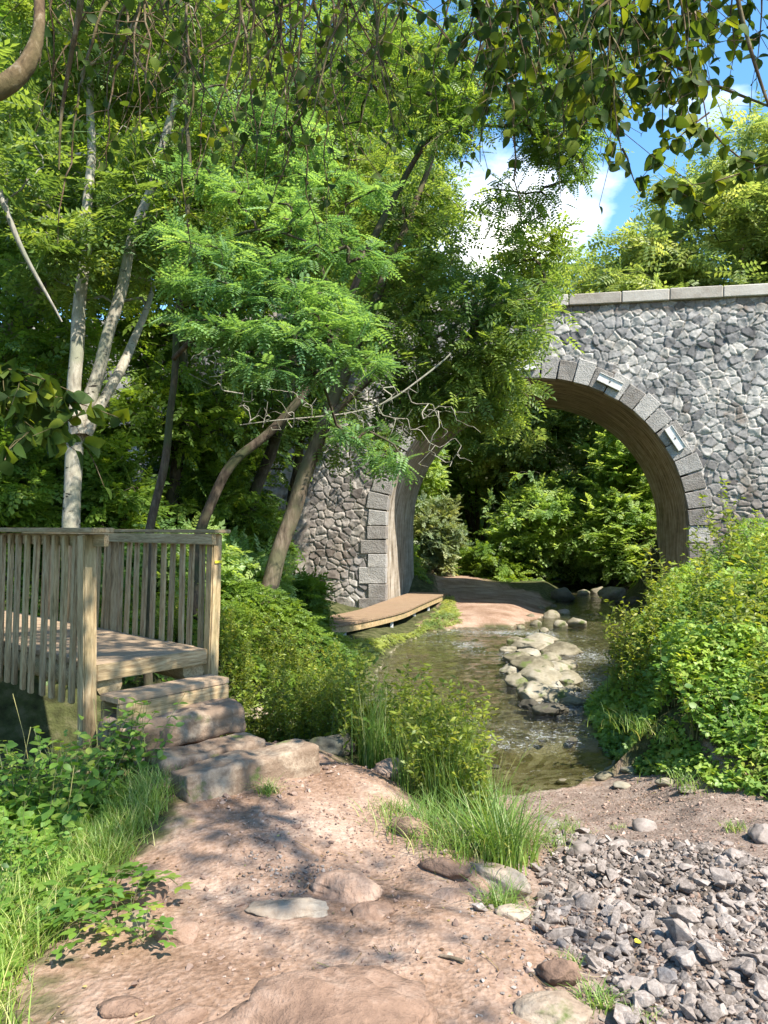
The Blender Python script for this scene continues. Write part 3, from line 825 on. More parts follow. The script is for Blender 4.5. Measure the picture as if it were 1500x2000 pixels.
# boardwalk by the left pier
bwk = empty('boardwalk', (-.3, 18, -.5))
tag(bwk, 'low brown plank boardwalk curving round the foot of the left bridge pier', 'boardwalk')
ctr = np.array([(-1.9, 15.2), (-.9, 16.6), (-.05, 18.3), (.45, 20.2), (.9, 21.8), (1.45, 23.6)])
tt = np.linspace(0, len(ctr) - 1, 56)
cxx = np.interp(tt, range(len(ctr)), ctr[:, 0]); cyy = np.interp(tt, range(len(ctr)), ctr[:, 1])
ker = np.ones(9) / 9
cxx = np.convolve(np.pad(cxx, 4, 'edge'), ker, 'valid'); cyy = np.convolve(np.pad(cyy, 4, 'edge'), ker, 'valid')
dx = np.gradient(cxx); dy = np.gradient(cyy); ln = np.hypot(dx, dy); nxv, nyv = dy / ln, -dx / ln
pls = []; BZ = -.33
hwid = .55
for i in range(55):
    q0 = [(cxx[i] - nxv[i] * hwid, cyy[i] - nyv[i] * hwid), (cxx[i] + nxv[i] * hwid, cyy[i] + nyv[i] * hwid)]
    f_ = .96
    q1 = [(cxx[i] + (cxx[i + 1] - cxx[i]) * f_ + s_ * nxv[i + 1] * hwid, cyy[i] + (cyy[i + 1] - cyy[i]) * f_ + s_ * nyv[i + 1] * hwid) for s_ in (1, -1)]
    qs = q0 + q1
    pls.append([(p[0] + .3, p[1] - 18, BZ + .5 - .05) for p in qs] + [(p[0] + .3, p[1] - 18, BZ + .5) for p in qs])
link('deck', boxes_mesh('boardwalk_deck', pls, .004, .001), M['wood_walk'], bwk)
for s_ in (1, -1):
    acc = []
    for i in range(0, 54, 1):
        pa = np.array([cxx[i] + s_ * nxv[i] * (hwid - .06), cyy[i] + s_ * nyv[i] * (hwid - .06)]); pb = np.array([cxx[i + 1] + s_ * nxv[i + 1] * (hwid - .06), cyy[i + 1] + s_ * nyv[i + 1] * (hwid - .06)])
        na_ = np.array([nxv[i], nyv[i]]) * .03
        acc.append([(p[0] + .3, p[1] - 18, z_) for z_ in (BZ + .5 - .19, BZ + .5 - .052) for p in (pa - na_, pa + na_, pb + na_, pb - na_)])
    link('joist', boxes_mesh('joist', acc, 0), M['wood'], bwk)
for i in (8, 20, 31, 42, 52):
    for s_ in (1, -1):
        p = (cxx[i] + s_ * nxv[i] * (hwid - .12), cyy[i] + s_ * nyv[i] * (hwid - .12))
        board('leg', (p[0], p[1], hz(*p) - .15), (p[0], p[1], BZ - .055), .07, .07, (1, 0, 0), M['white_metal'], bwk, .005)

# ------------------------------------------------------------------ rocks
def ico(sub):
    bm = bmesh.new(); bmesh.ops.create_icosphere(bm, subdivisions=sub, radius=1)
    V = np.array([v.co[:] for v in bm.verts]); F = np.array([[v.index for v in f.verts] for f in bm.faces]); bm.free()
    return V, F
ICO4 = ico(5); ICO3 = ico(4); ICO2 = ico(3)
def rockify(V, seed, planes=9, rough=.12, cut=(.62, .9), fq=1.6):
    r = np.random.default_rng(seed)
    V = V.copy()
    for _ in range(planes):
        n = r.normal(size=3); n /= np.linalg.norm(n); d = r.uniform(*cut)
        k = V @ n; V -= np.maximum(k - d, 0)[:, None] * n[None] * .97
    off = r.random(3) * 50
    disp = np.array([mnoise.fractal(Vector((v * fq + off).tolist()), .9, 2.1, 5) for v in V])
    disp2 = np.array([mnoise.ridged_multi_fractal(Vector((v * 2.3 + off).tolist()), .8, 2.2, 5, 1, 2) for v in V]) - 1.2
    nn_ = V / (np.linalg.norm(V, axis=1)[:, None] + 1e-9)
    return V + nn_ * (disp * rough + disp2 * rough * .16)[:, None]
def rock(name, loc, dims, rz, seed, mat, label=None, cat='rock', group=None, res=ICO3, planes=9, rough=.12, cut=(.62, .9), tilt=(0, 0), sink=.25):
    V, F = res
    V = rockify(V, seed, planes, rough, cut)
    lo, hi = V.min(0), V.max(0)
    V = (V - (lo + hi) / 2) / (hi - lo)          # unit box
    V = V * np.array(dims)
    me = np_mesh(name, V, F, True, {'rnd': np.full(len(V), .5)})
    o = link(name, me, mat)
    o.location = (loc[0], loc[1], loc[2] + dims[2] * (.5 - sink)); o.rotation_euler = (tilt[0], tilt[1], rz)
    tag(o, label, cat, group)
    return o
def slab(name, c0, c1, wid, z0, z1, seed, mat, label, cut=.04, rough=.03, taper=.0, skew=0):
    """long block: front-bottom edge from c0 to c1, extending backwards by wid"""
    c0 = np.array(c0); c1 = np.array(c1); ax = c1 - c0; Ln = np.linalg.norm(ax); ax = ax / Ln; bk = np.array([-ax[1], ax[0]])
    bm = bmesh.new(); bmesh.ops.create_cube(bm, size=1)
    bmesh.ops.subdivide_edges(bm, edges=bm.edges[:], cuts=23, use_grid_fill=True)
    r = random.Random(seed); off = Vector((r.random() * 30, r.random() * 30, r.random() * 30))
    h = z1 - z0
    for v_ in bm.verts:
        p = v_.co.copy()
        q = Vector((p.x * Ln, p.y * wid, p.z * h))
        # round the corners
        k = max(abs(p.x) * 2 - .93, 0) * Ln * .5 + 0
        d = Vector((q.x, q.y, q.z))
        rr_ = cut
        inner = Vector((max(min(q.x, Ln / 2 - rr_), -Ln / 2 + rr_), max(min(q.y, wid / 2 - rr_), -wid / 2 + rr_), max(min(q.z, h / 2 - rr_), -h / 2 + rr_)))
        dd = q - inner
        if dd.length > rr_: q = inner + dd.normalized() * rr_
        nrm = dd.normalized() if dd.length > 1e-6 else Vector((0, 0, 1))
        q += nrm * rough * (mnoise.fractal(q * 2.6 + off, .9, 2, 6) * 1.3) + Vector((0, 0, 1)) * rough * .6 * mnoise.noise(q * 5 + off)
        q.z += skew * p.x * h; q.y += taper * p.x * wid * (1 if p.y > 0 else -1) * .5
        v_.co = q
    me = bpy.data.meshes.new(name); bm.to_mesh(me); bm.free()
    for p_ in me.polygons: p_.use_smooth = True
    o = link(name, me, mat)
    mid = (c0 + c1) / 2 + bk * wid / 2
    o.location = (mid[0], mid[1], (z0 + z1) / 2); o.rotation_euler = (0, 0, math.atan2(ax[1], ax[0]))
    tag(o, label, 'stone')
    return o
slab('stone_step', (-1.13, 4.42), (-.42, 5.09), .25, -.10, .215, 3, M['rock_step'], 'long squared stone step at the edge of the dirt path', .028, .02, .06)
slab('stone_slab', (-1.36, 4.76), (-.80, 5.28), .26, -.04, .20, 5, M['rock_slab'], 'flat reddish stone lying behind the long squared stone step', .035, .022)
slab('stone_step', (-1.70, 5.00), (-1.00, 5.62), .42, .14, .345, 8, M['rock_step'], 'thick rough stone step directly below the wooden step of the footbridge', .05, .035, .1, .05)

def rk(px, py, wpx, hr, dr, seed, mat, label, rz=0, sink=.3, res=ICO3, group=None, **kw):
    p = hit(px, py); w = wpx / 1500 * p[1]
    return rock('rock', p, (w, w * dr, w * hr), rz, seed, mat, label, 'rock', group, res, sink=sink, **kw)
rk(595, 2010, 540, .30, .7, 21, M['rock_pink'], 'large smooth pinkish boulder half buried at the bottom of the path', .1, .55, ICO4, cut=(.7, .95), rough=.2)
rk(675, 1745, 150, .42, .7, 22, M['rock_pink'], 'rounded brown boulder bulging from the middle of the dirt path', -.2, .42, ICO4, cut=(.7, .9), rough=.14)
rk(560, 1778, 165, .22, .45, 23, M['rock_slab'], 'flat pale slab lying in the path left of the rounded boulder', .05, .45, ICO4)
rk(728, 1785, 85, .35, .8, 24, M['rock_pink'], 'small pink stone in the path just before the rounded boulder', .3, .45)
rk(700, 1935, 90, .45, .8, 25, M['rock_pink'], 'dark cracked stone standing behind the large bottom boulder', .5, .35, planes=14)
rk(1075, 1992, 170, .35, .7, 26, M['rock_slab'], 'broad flat boulder at the bottom edge of the gravel', .1, .4, ICO4)
rk(1092, 1915, 82, .6, .8, 27, M['rock_pink'], 'brown angular stone at the edge between path and gravel', .4, .25, planes=12)
rk(975, 1730, 150, .42, .4, 28, M['rock_slab'], 'long grey boulder edging the path below the grass tuft', -.75, .4, ICO4)
rk(1000, 1795, 70, .5, .8, 29, M['rock_slab'], 'upright pale stone beside the small grass tuft on the path edge', .2, .3)
rk(800, 1625, 90, .5, .6, 30, M['rock_pink'], 'worn stone sticking out of the bank beside the grass', -.6, .4)
rk(870, 1700, 110, .4, .5, 31, M['rock_pink'], 'worn pinkish stone along the upper edge of the path', -.5, .45)
rk(880, 1755, 80, .3, .8, 32, M['rock_pink'], 'flat brown stone sunk into the path', .1, .5)
rk(290, 1765, 80, .75, .6, 33, M['rock_pink'], 'pointed pinkish stone among brambles on the left of the path', .5, .3, planes=12)
rk(345, 1830, 95, .5, .7, 34, M['rock_pink'], 'reddish stone right of the brambles on the left path edge', -.3, .35, planes=12)
rk(265, 1810, 70, .6, .7, 35, M['rock_slab'], 'pale stone half hidden behind bramble leaves', .9, .35)
rk(235, 1975, 95, .3, .6, 36, M['rock_pink'], 'flat stone at the bottom left of the path', .1, .4)
rk(350, 1990, 110, .22, .6, 37, M['rock_pink'], 'thin flat stone left of the large bottom boulder', .3, .4)
rk(650, 1465, 95, .45, .7, 38, M['rock_wet'], 'dark mossy rock right of the long stone step', .2, .35, planes=12)
rk(760, 1520, 80, .7, .8, 39, M['rock_pink'], 'brown rock under the tall weeds beside the path', .7, .35, planes=12)
rk(300, 1500, 90, .45, .8, 40, M['rock_slab'], 'flat rock left of the stone steps', .3, .3, planes=12)
rk(320, 1545, 60, .5, .8, 41, M['rock_slab'], 'small rock against the left end of the long stone step', .3, .3)
rk(500, 1398, 75, .3, .9, 42, M['rock_slab'], 'thin flat stone right of the thick rough stone step', .1, .3)
rk(560, 1440, 95, .3, .8, 43, M['rock_slab'], 'low flat stone between the two long stone steps', .4, .4)
rk(1488, 1640, 60, .7, .9, 44, M['gravel'], 'rounded grey boulder at the right edge beside the brambles', .4, .3)
for (x, y, w, sd_, lab) in ((-2.25, 5.75, .5, 71, 'mossy sunlit rock under the footbridge behind its corner post'), (-2.75, 5.9, .6, 72, 'dark rock in the shade under the footbridge'), (-1.75, 6.2, .5, 73, 'rock supporting the end of the footbridge under its deck')):
    rock('rock', (x, y, hz(x, y)), (w, w * .7, w * .6), sd_, sd_, M['rock_river'] if sd_ == 71 else M['rock_wet'], lab, 'rock', None, ICO3, sink=.2)
for i, (px, py, w) in enumerate([(1180, 1520, 45), (1235, 1508, 50), (1300, 1532, 42), (1215, 1538, 36), (1345, 1545, 44), (1100, 1530, 30), (1260, 1620, 60), (1065, 1612, 70), (1130, 1660, 60), (1420, 1650, 26)]):
    rk(px, py, w, .4, .8, 60 + i, M['rock_river'] if i < 6 else M['gravel'], 'pale flat stone on the shore between the stream and the gravel', random.random() * 3, .35, ICO2, 'stones on the stream shore')

# rock bar in the stream
isl = [(1015, 1290, 50), (1045, 1270, 60), (1090, 1275, 62), (1000, 1310, 45), (1040, 1310, 80), (1085, 1312, 55), (1020, 1335, 60), (1060, 1335, 66), (1100, 1335, 60), (1050, 1358, 70), (1090, 1360, 70), (1035, 1375, 40), (1075, 1385, 55), (1105, 1300, 40), (1060, 1255, 50), (995, 1270, 34), (1010, 1252, 30), (1110, 1320, 34), (1070, 1290, 40), (1030, 1280, 34), (1008, 1325, 34), (1080, 1345, 34), (1115, 1345, 34), (1035, 1345, 34), (1062, 1318, 34), (1120, 1370, 46)]
for i, (px, py, w) in enumerate(isl):
    d = 2.5 * 1500 / (py - 1030); x = (px - 750) / 1500 * d; w_ = w / 1500 * d * random.uniform(1.1, 1.55)
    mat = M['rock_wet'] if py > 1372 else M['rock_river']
    cz = .10 * math.exp(-((px - 1055) / 45) ** 2 - ((py - 1315) / 40) ** 2)
    rock('river_rock', (x, d, -.93 + cz * .8), (w_, w_ * .9, w_ * .34 + .06), random.random() * 3, 100 + i, mat,
         'pale grey and mossy boulder heaped in the rock bar in the stream', 'rock', 'boulders of the rock bar in the stream', ICO3, planes=9, cut=(.6, .9), rough=.16, sink=.22)
for i, (px, py, w) in enumerate([(1128, 1222, 42), (1075, 1205, 40), (1055, 1190, 24), (1045, 1218, 26), (1095, 1222, 34), (1035, 1205, 22), (1062, 1232, 24), (1100, 1198, 26), (1018, 1225, 18), (1080, 1185, 20)]):
    d = 2.45 * 1500 / (py - 1030); x = (px - 750) / 1500 * d; w_ = w / 1500 * d
    rock('river_rock', (x, d, -.88), (w_, w_ * .8, w_ * .5 + .05), random.random() * 3, 140 + i, M['rock_river'] if i else M['rock_river'],
         'pale stone along the water edge below the far dirt path', 'rock', 'stones at the far water edge', ICO2, sink=.15)
for i, (px, py, w) in enumerate([(1100, 1172, 60), (1195, 1170, 55), (1225, 1160, 40), (1170, 1158, 34), (1240, 1185, 50), (1140, 1160, 26), (1215, 1178, 30), (1265, 1200, 40)]):
    d = 2.42 * 1500 / (py - 1030); x = (px - 750) / 1500 * d; w_ = w / 1500 * d
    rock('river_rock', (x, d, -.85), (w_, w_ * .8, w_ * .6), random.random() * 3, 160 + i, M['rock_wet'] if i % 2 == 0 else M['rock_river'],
         'dark mossy boulder standing in the shaded water beneath the arch', 'rock', 'dark boulders in the shaded water', ICO2, sink=.15)
for i, (px, py, w) in enumerate([(1135, 1395, 40), (1160, 1410, 34), (1100, 1400, 30), (1118, 1440, 24), (1185, 1425, 36), (1140, 1428, 22), (968, 1492, 20), (1060, 1440, 18)]):
    d = 2.55 * 1500 / (py - 1030); x = (px - 750) / 1500 * d; w_ = w / 1500 * d
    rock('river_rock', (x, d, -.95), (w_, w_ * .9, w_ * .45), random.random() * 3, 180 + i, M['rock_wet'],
         'small wet black stone breaking the small rapid below the rock bar', 'rock', 'wet stones in the rapid', ICO2, sink=.2)

# crushed stone
def hull_stone(seed):
    r = random.Random(seed)
    bm = bmesh.new()
    for _ in range(13):
        v_ = Vector([r.gauss(0, 1) for _ in range(3)]).normalized()
        bm.verts.new((v_.x * .5 * r.uniform(.75, 1), v_.y * .38 * r.uniform(.75, 1), v_.z * .3 * r.uniform(.75, 1)))
    res = bmesh.ops.convex_hull(bm, input=bm.verts[:])
    bmesh.ops.delete(bm, geom=list({g for g in list(res['geom_interior']) + list(res['geom_unused']) if isinstance(g, bmesh.types.BMVert)}), context='VERTS')
    bmesh.ops.bevel(bm, geom=bm.edges[:], offset=.018, segments=1, affect='EDGES')
    bmesh.ops.triangulate(bm, faces=bm.faces[:])
    V = np.array([v.co[:] for v in bm.verts]); F = np.array([[v.index for v in f.verts] for f in bm.faces]); bm.free()
    return V, F
ST = [hull_stone(900 + i) for i in range(14)]
STM = []
for i, (V, F) in enumerate(ST):
    me = np_mesh('crushed_stone', V, F, False, {'rnd': np.full(len(V), .5)}); me.materials.append(M['gravel']); STM.append(me)
def rot_mats(n, r):
    q = r.normal(size=(n, 4)); q /= np.linalg.norm(q, axis=1)[:, None]
    w, x, y, z = q.T
    return np.stack([np.stack([1 - 2 * (y * y + z * z), 2 * (x * y - z * w), 2 * (x * z + y * w)], -1), np.stack([2 * (x * y + z * w), 1 - 2 * (x * x + z * z), 2 * (y * z - x * w)], -1), np.stack([2 * (x * z - y * w), 2 * (y * z + x * w), 1 - 2 * (x * x + y * y)], -1)], 1)
BED = np.array([(.75, 2.0), (.85, 2.9), (.62, 3.4), (.78, 3.75), (.9, 4.6), (1.15, 5.2), (1.5, 5.55), (2.1, 5.1), (2.3, 4.6), (2.9, 3.9), (3.0, 2.4), (2.6, 1.6), (1.2, 1.6)])
NG = 52000
xs = RNG.uniform(.3, 3.6, NG); ys = RNG.uniform(1.7, 7.6, NG)
sdb = poly_sd(xs, ys, BED); keep = RNG.random(NG) < np.where(sdb < 0, 1, .22 * np.exp(-sdb * 1.7)) * np.where((xs > 2.35) & (ys < 3.7), .75, 1)
xs, ys, sdb = xs[keep], ys[keep], sdb[keep]
sz = np.where(sdb < 0, RNG.lognormal(-3.5, .48, len(xs)), RNG.lognormal(-4.1, .4, len(xs)))
sz = np.clip(sz, .012, .15)
small = (xs > 2.1) & (RNG.random(len(xs)) < .5); sz[small] *= .55
zs = H(xs, ys) + RNG.uniform(-.1, .35, len(xs)) * sz
in_f = (np.abs(xs / ys) < .5) & (ys > 2.2)
score = np.where(in_f & (sdb < .4), sz / ys, 0)
order = np.argsort(-score)
ind = order[:260]; rest = order[260:]
for k in ind:
    o = bpy.data.objects.new('crushed_stone', STM[k % 14]); C.objects.link(o)
    s_ = sz[k] * 1.25
    o.scale = (s_, s_, s_ * random.uniform(.8, 1.1)); o.location = (xs[k], ys[k], zs[k] + sz[k] * .12)
    o.rotation_euler = (random.uniform(-.6, .6), random.uniform(-.6, .6), random.uniform(0, 6.28))
    tag(o, 'larger angular grey crushed stone lying in the gravel bed', 'stone', 'larger crushed stones of the gravel bed')
def bulk_stones(name, xs, ys, zs, sz, mat, kindlabel, flat=True):
    acc = Acc(); r = RNG
    for i in range(14):
        sel = np.arange(i, len(xs), 14)
        if len(sel) == 0: continue
        V, F = ST[i]
        Rm = rot_mats(len(sel), r)
        Vv = np.einsum('nij,vj->nvi', Rm, V) * (sz[sel] * 1.25)[:, None, None] * np.array([1, 1, .75])
        Vv = Vv + np.stack([xs[sel], ys[sel], zs[sel]], -1)[:, None]
        Ff = (F[None] + (np.arange(len(sel)) * len(V))[:, None, None]).reshape(-1, 3)
        acc.add(Vv.reshape(-1, 3), Ff, np.repeat(r.random(len(sel)), len(V)))
    o = link(name, acc.mesh(name, False), mat); tag(o, kindlabel, 'gravel', kind='stuff')
bulk_stones('gravel', xs[rest], ys[rest], zs[rest], sz[rest], M['gravel'], 'bed of grey crushed stones sloping towards the stream')
# loose pebbles on the dirt
n = 60000
xs = RNG.uniform(-1.9, 4.0, n); ys = RNG.uniform(1.7, 7.6, n)
pdd = poly_sd(xs, ys, PATH); gdd = poly_sd(xs, ys, SCREE)
cl = fbm(xs * 1.7, ys * 1.7, 3, 77)
kp = ((pdd < .1) & (RNG.random(n) < .30 + 1.1 * cl)) | ((gdd < .1) & (RNG.random(n) < .65))
xs, ys = xs[kp], ys[kp]
sz = np.clip(RNG.lognormal(-4.55, .62, len(xs)), .005, .06)
M['pebble'] = rock_mat('pebble', [(.17, .11, .08), (.29, .20, .15), (.43, .34, .27)], 8, .4, 0, None, .006)
bulk_stones('pebbles', xs, ys, H(xs, ys) + sz * .1, sz, M['pebble'], 'loose reddish pebbles scattered over the dirt path')
for (cx_, cy_, nn_) in ((hit(590, 1712)[0], hit(590, 1712)[1], 150),):
    x2 = RNG.normal(cx_, .13, nn_); y2 = RNG.normal(cy_, .14, nn_)
    bulk_stones('dark_gravel', x2, y2, H(x2, y2) + .004, np.clip(RNG.lognormal(-4.0, .3, nn_), .01, .04), M['gravel'], 'small patch of dark grey chippings in the middle of the path')

# ------------------------------------------------------------------ leaves
def rh(x, y, dirx, diry, l, w, z0=0, fold=.12, droop=0):
    """rhombic leaflet at (x,y,z0) pointing (dirx,diry) -> 4 verts"""
    d = np.array([dirx, diry]) / math.hypot(dirx, diry); s = np.array([-d[1], d[0]])
    b_ = np.array([x, y])
    a = b_ + d * l * .45 + s * w / 2; c_ = b_ + d * l; e_ = b_ + d * l * .45 - s * w / 2
    return [(*b_, z0), (*e_, z0 + fold * w - droop * .4), (*c_, z0 - droop), (*a, z0 + fold * w - droop * .4)]
def tmpl(quads):
    V = np.array(quads).reshape(-1, 3); n = len(V) // 4
    i = np.arange(n)[:, None] * 4
    F = np.concatenate([i + np.array([[0, 1, 2]]), i + np.array([[0, 2, 3]])])
    return V, F
def pinnate(pairs=6, ll=.24, lw=.105, curve=.28):
    q = []
    for k in range(pairs):
        x = .16 + .74 * k / pairs; z = -curve * x * x
        for s in (1, -1): q.append(rh(x, .01 * s, .35, s, ll * (1 - .25 * abs(k / pairs - .4)), lw, z, .15, .03))
    q.append(rh(.9, 0, 1, 0, ll, lw, -curve * .81, .15, .05))
    # rachis as a thin sliver
    q.append([(0, 0, 0), (.5, -.008, -curve * .25), (.92, 0, -curve * .84), (.5, .008, -curve * .25)])
    return tmpl(q)
def spray(nl=7, ll=.34, lw=.2, spread=.75):
    q = []
    for k in range(nl):
        s = 1 if k % 2 else -1; x = .08 + .86 * k / nl
        q.append(rh(x, 0, spread, s * (1 - k / nl * .5), ll * random.uniform(.8, 1.1), lw, -.12 * x * x, .12 * random.uniform(-1, 2), .06))
    q.append(rh(.9, 0, 1, 0, ll, lw, -.1, .1, .06))
    q.append([(0, 0, 0), (.5, -.008, -.03), (.92, 0, -.1), (.5, .008, -.03)])
    return tmpl(q)
def ovate(n=4, w=.6, tip=1.0, fold=.12, curve=.15, serr=0):
    prof = [(0, 0)] + [(i / (n + 1), w / 2 * math.sin(math.pi * (i / (n + 1)) ** .8) ** .8 * (1 + serr * (i % 2))) for i in range(1, n + 1)] + [(tip, 0)]
    V = []; F = []
    for x, y in prof: V.append((x, 0, -curve * x * x))
    m_ = len(prof)
    for x, y in prof[1:-1]: V.append((x, y, -curve * x * x + fold * y))
    for x, y in prof[1:-1]: V.append((x, -y, -curve * x * x + fold * y))
    Lf = lambda i: m_ + i - 1
    Rt = lambda i: m_ + (m_ - 2) + i - 1
    for i in range(m_ - 1):
        l0 = i if i == 0 else Lf(i); l1 = i + 1 if i + 1 == m_ - 1 else Lf(i + 1)
        r0 = i if i == 0 else Rt(i); r1 = i + 1 if i + 1 == m_ - 1 else Rt(i + 1)
        if i == 0: F += [(0, 1, l1), (0, r1, 1)]
        elif i == m_ - 2: F += [(i, i + 1, l0), (i, r0, i + 1)]
        else: F += [(i, i + 1, l1), (i, l1, l0), (i, r1, i + 1), (i, r0, r1)]
    V = np.array(V); V[:, 0] = V[:, 0]
    return V, np.array(F)
T_PIN = pinnate(); T_PIN4 = pinnate(4, .32, .15, .2); T_ASH = pinnate(4, .36, .15, .3); T_SPR = spray(); T_SPR_S = spray(6, .36, .24, .6)
T_OV = ovate(4, .62); T_ROUND = ovate(4, .82, 1.0, .25, .35); T_LONG = ovate(3, .32, 1, .1, .3); T_LONG2 = ovate(3, .42, 1, .1, .3); T_RH = tmpl([rh(0, 0, 1, 0, 1, .55, 0, .15, .1)])
def trifol():
    Vs = []; Fs = []; k = 0
    for a in (0, 1.15, -1.15):
        V, F = T_OV; ca, sa = math.cos(a), math.sin(a)
        V = V * (.62 if a else .7) + np.array([.05, 0, 0])
        Vs.append(np.stack([V[:, 0] * ca - V[:, 1] * sa + .25, V[:, 0] * sa + V[:, 1] * ca, V[:, 2]], -1)); Fs.append(F + k); k += len(V)
    return np.concatenate(Vs), np.concatenate(Fs)
T_TRI = trifol()

def unit(a):
    return a / (np.linalg.norm(a, axis=1)[:, None] + 1e-9)
def leaf_VF(base, ax, nr, size, T, rnd=None):
    V, F = T
    ax = unit(ax); nr = nr - (nr * ax).sum(1)[:, None] * ax; nr = unit(nr); sd_ = np.cross(nr, ax)
    n = len(base)
    out = base[:, None] + size[:, None, None] * (V[None, :, 0, None] * ax[:, None] + V[None, :, 1, None] * sd_[:, None] + V[None, :, 2, None] * nr[:, None])
    Ff = (F[None] + (np.arange(n) * len(V))[:, None, None]).reshape(-1, 3)
    if rnd is None: rnd = RNG.random(n)
    return out.reshape(-1, 3), Ff, np.repeat(rnd, len(V))

def grow(stems, tips, seg=.35, up_pen=.7, jit=.06, rtip=.004, expo=.47, droop=.0, zref=None):
    """stems: list of (pts, radii). returns (list of (pts, rad)) limbs, tip info (pos, prev pos)"""
    pos = []; par = []; rad0 = []; dirs = []
    for pts, rr in stems:
        pts = np.asarray(pts, float)
        # resample
        d = np.concatenate([[0], np.cumsum(np.linalg.norm(np.diff(pts, axis=0), axis=1))]); n = max(2, int(d[-1] / seg) + 1)
        s = np.linspace(0, d[-1], n)
        q = np.stack([np.interp(s, d, pts[:, k]) for k in range(3)], -1); rq = np.interp(s, d, rr)
        for i in range(n):
            pos.append(q[i]); par.append(len(pos) - 2 if i else -1); rad0.append(rq[i])
    n0 = len(pos)
    pos_a = np.zeros((n0 + len(tips) * 40, 3)); pos_a[:n0] = pos; cnt = n0
    par += [0] * (len(pos_a) - n0)
    avail = np.ones(len(pos_a), bool)
    # stems: do not branch from the lowest third of the first stem
    chains = []
    tips = np.asarray(tips, float)
    dm = np.min(np.linalg.norm(tips[:, None] - pos_a[None, :n0], axis=2), axis=1)
    order = np.argsort(dm)
    zmin = zref if zref is not None else -1e9
    for k in order:
        tp_ = tips[k]
        pa = pos_a[:cnt]
        dv = tp_ - pa; dd = np.linalg.norm(dv, axis=1)
        cost = dd + up_pen * np.maximum(0, pa[:, 2] - tp_[2] + .15 * dd) + 5.0 * (pa[:, 2] < zmin)
        j = int(np.argmin(cost)); L_ = dd[j]
        ns = min(36, max(2, int(L_ / seg) + 1))
        p0 = pa[j].copy(); pj = par[j]
        d0 = (p0 - pos_a[pj]) if pj >= 0 else np.array([0, 0, 1.])
        d0 = d0 / (np.linalg.norm(d0) + 1e-9)
        c1 = p0 + d0 * L_ * .25 + np.array([0, 0, .18 * L_])
        c1 += RNG.normal(0, .08 * L_, 3)
        ids = [j]
        prev = j
        for i in range(1, ns + 1):
            u_ = i / ns
            p = (1 - u_) ** 2 * p0 + 2 * u_ * (1 - u_) * c1 + u_ * u_ * tp_
            if i < ns: p = p + RNG.normal(0, jit * min(1, L_), 3) * .6
            p[2] -= droop * u_ * u_ * L_
            pos_a[cnt] = p; par[cnt] = prev; prev = cnt; ids.append(cnt); cnt += 1
        chains.append(ids)
    count = np.zeros(cnt)
    for ids in chains: count[ids[-1]] += 1
    for i in range(cnt - 1, n0 - 1, -1):
        if par[i] >= 0: count[par[i]] += count[i]
    r = rtip * np.maximum(count, 1) ** expo
    limbs = []
    for ids in chains:
        rr = r[ids].copy(); rr[0] = rr[1]
        if ids[0] < n0: rr = np.minimum(rr, rad0[ids[0]] * .85)
        limbs.append((pos_a[ids], rr))
    tipi = np.array([[*pos_a[c[-1]], *pos_a[c[-2]], *pos_a[c[max(-4, -len(c))]]] for c in chains])
    return limbs, tipi

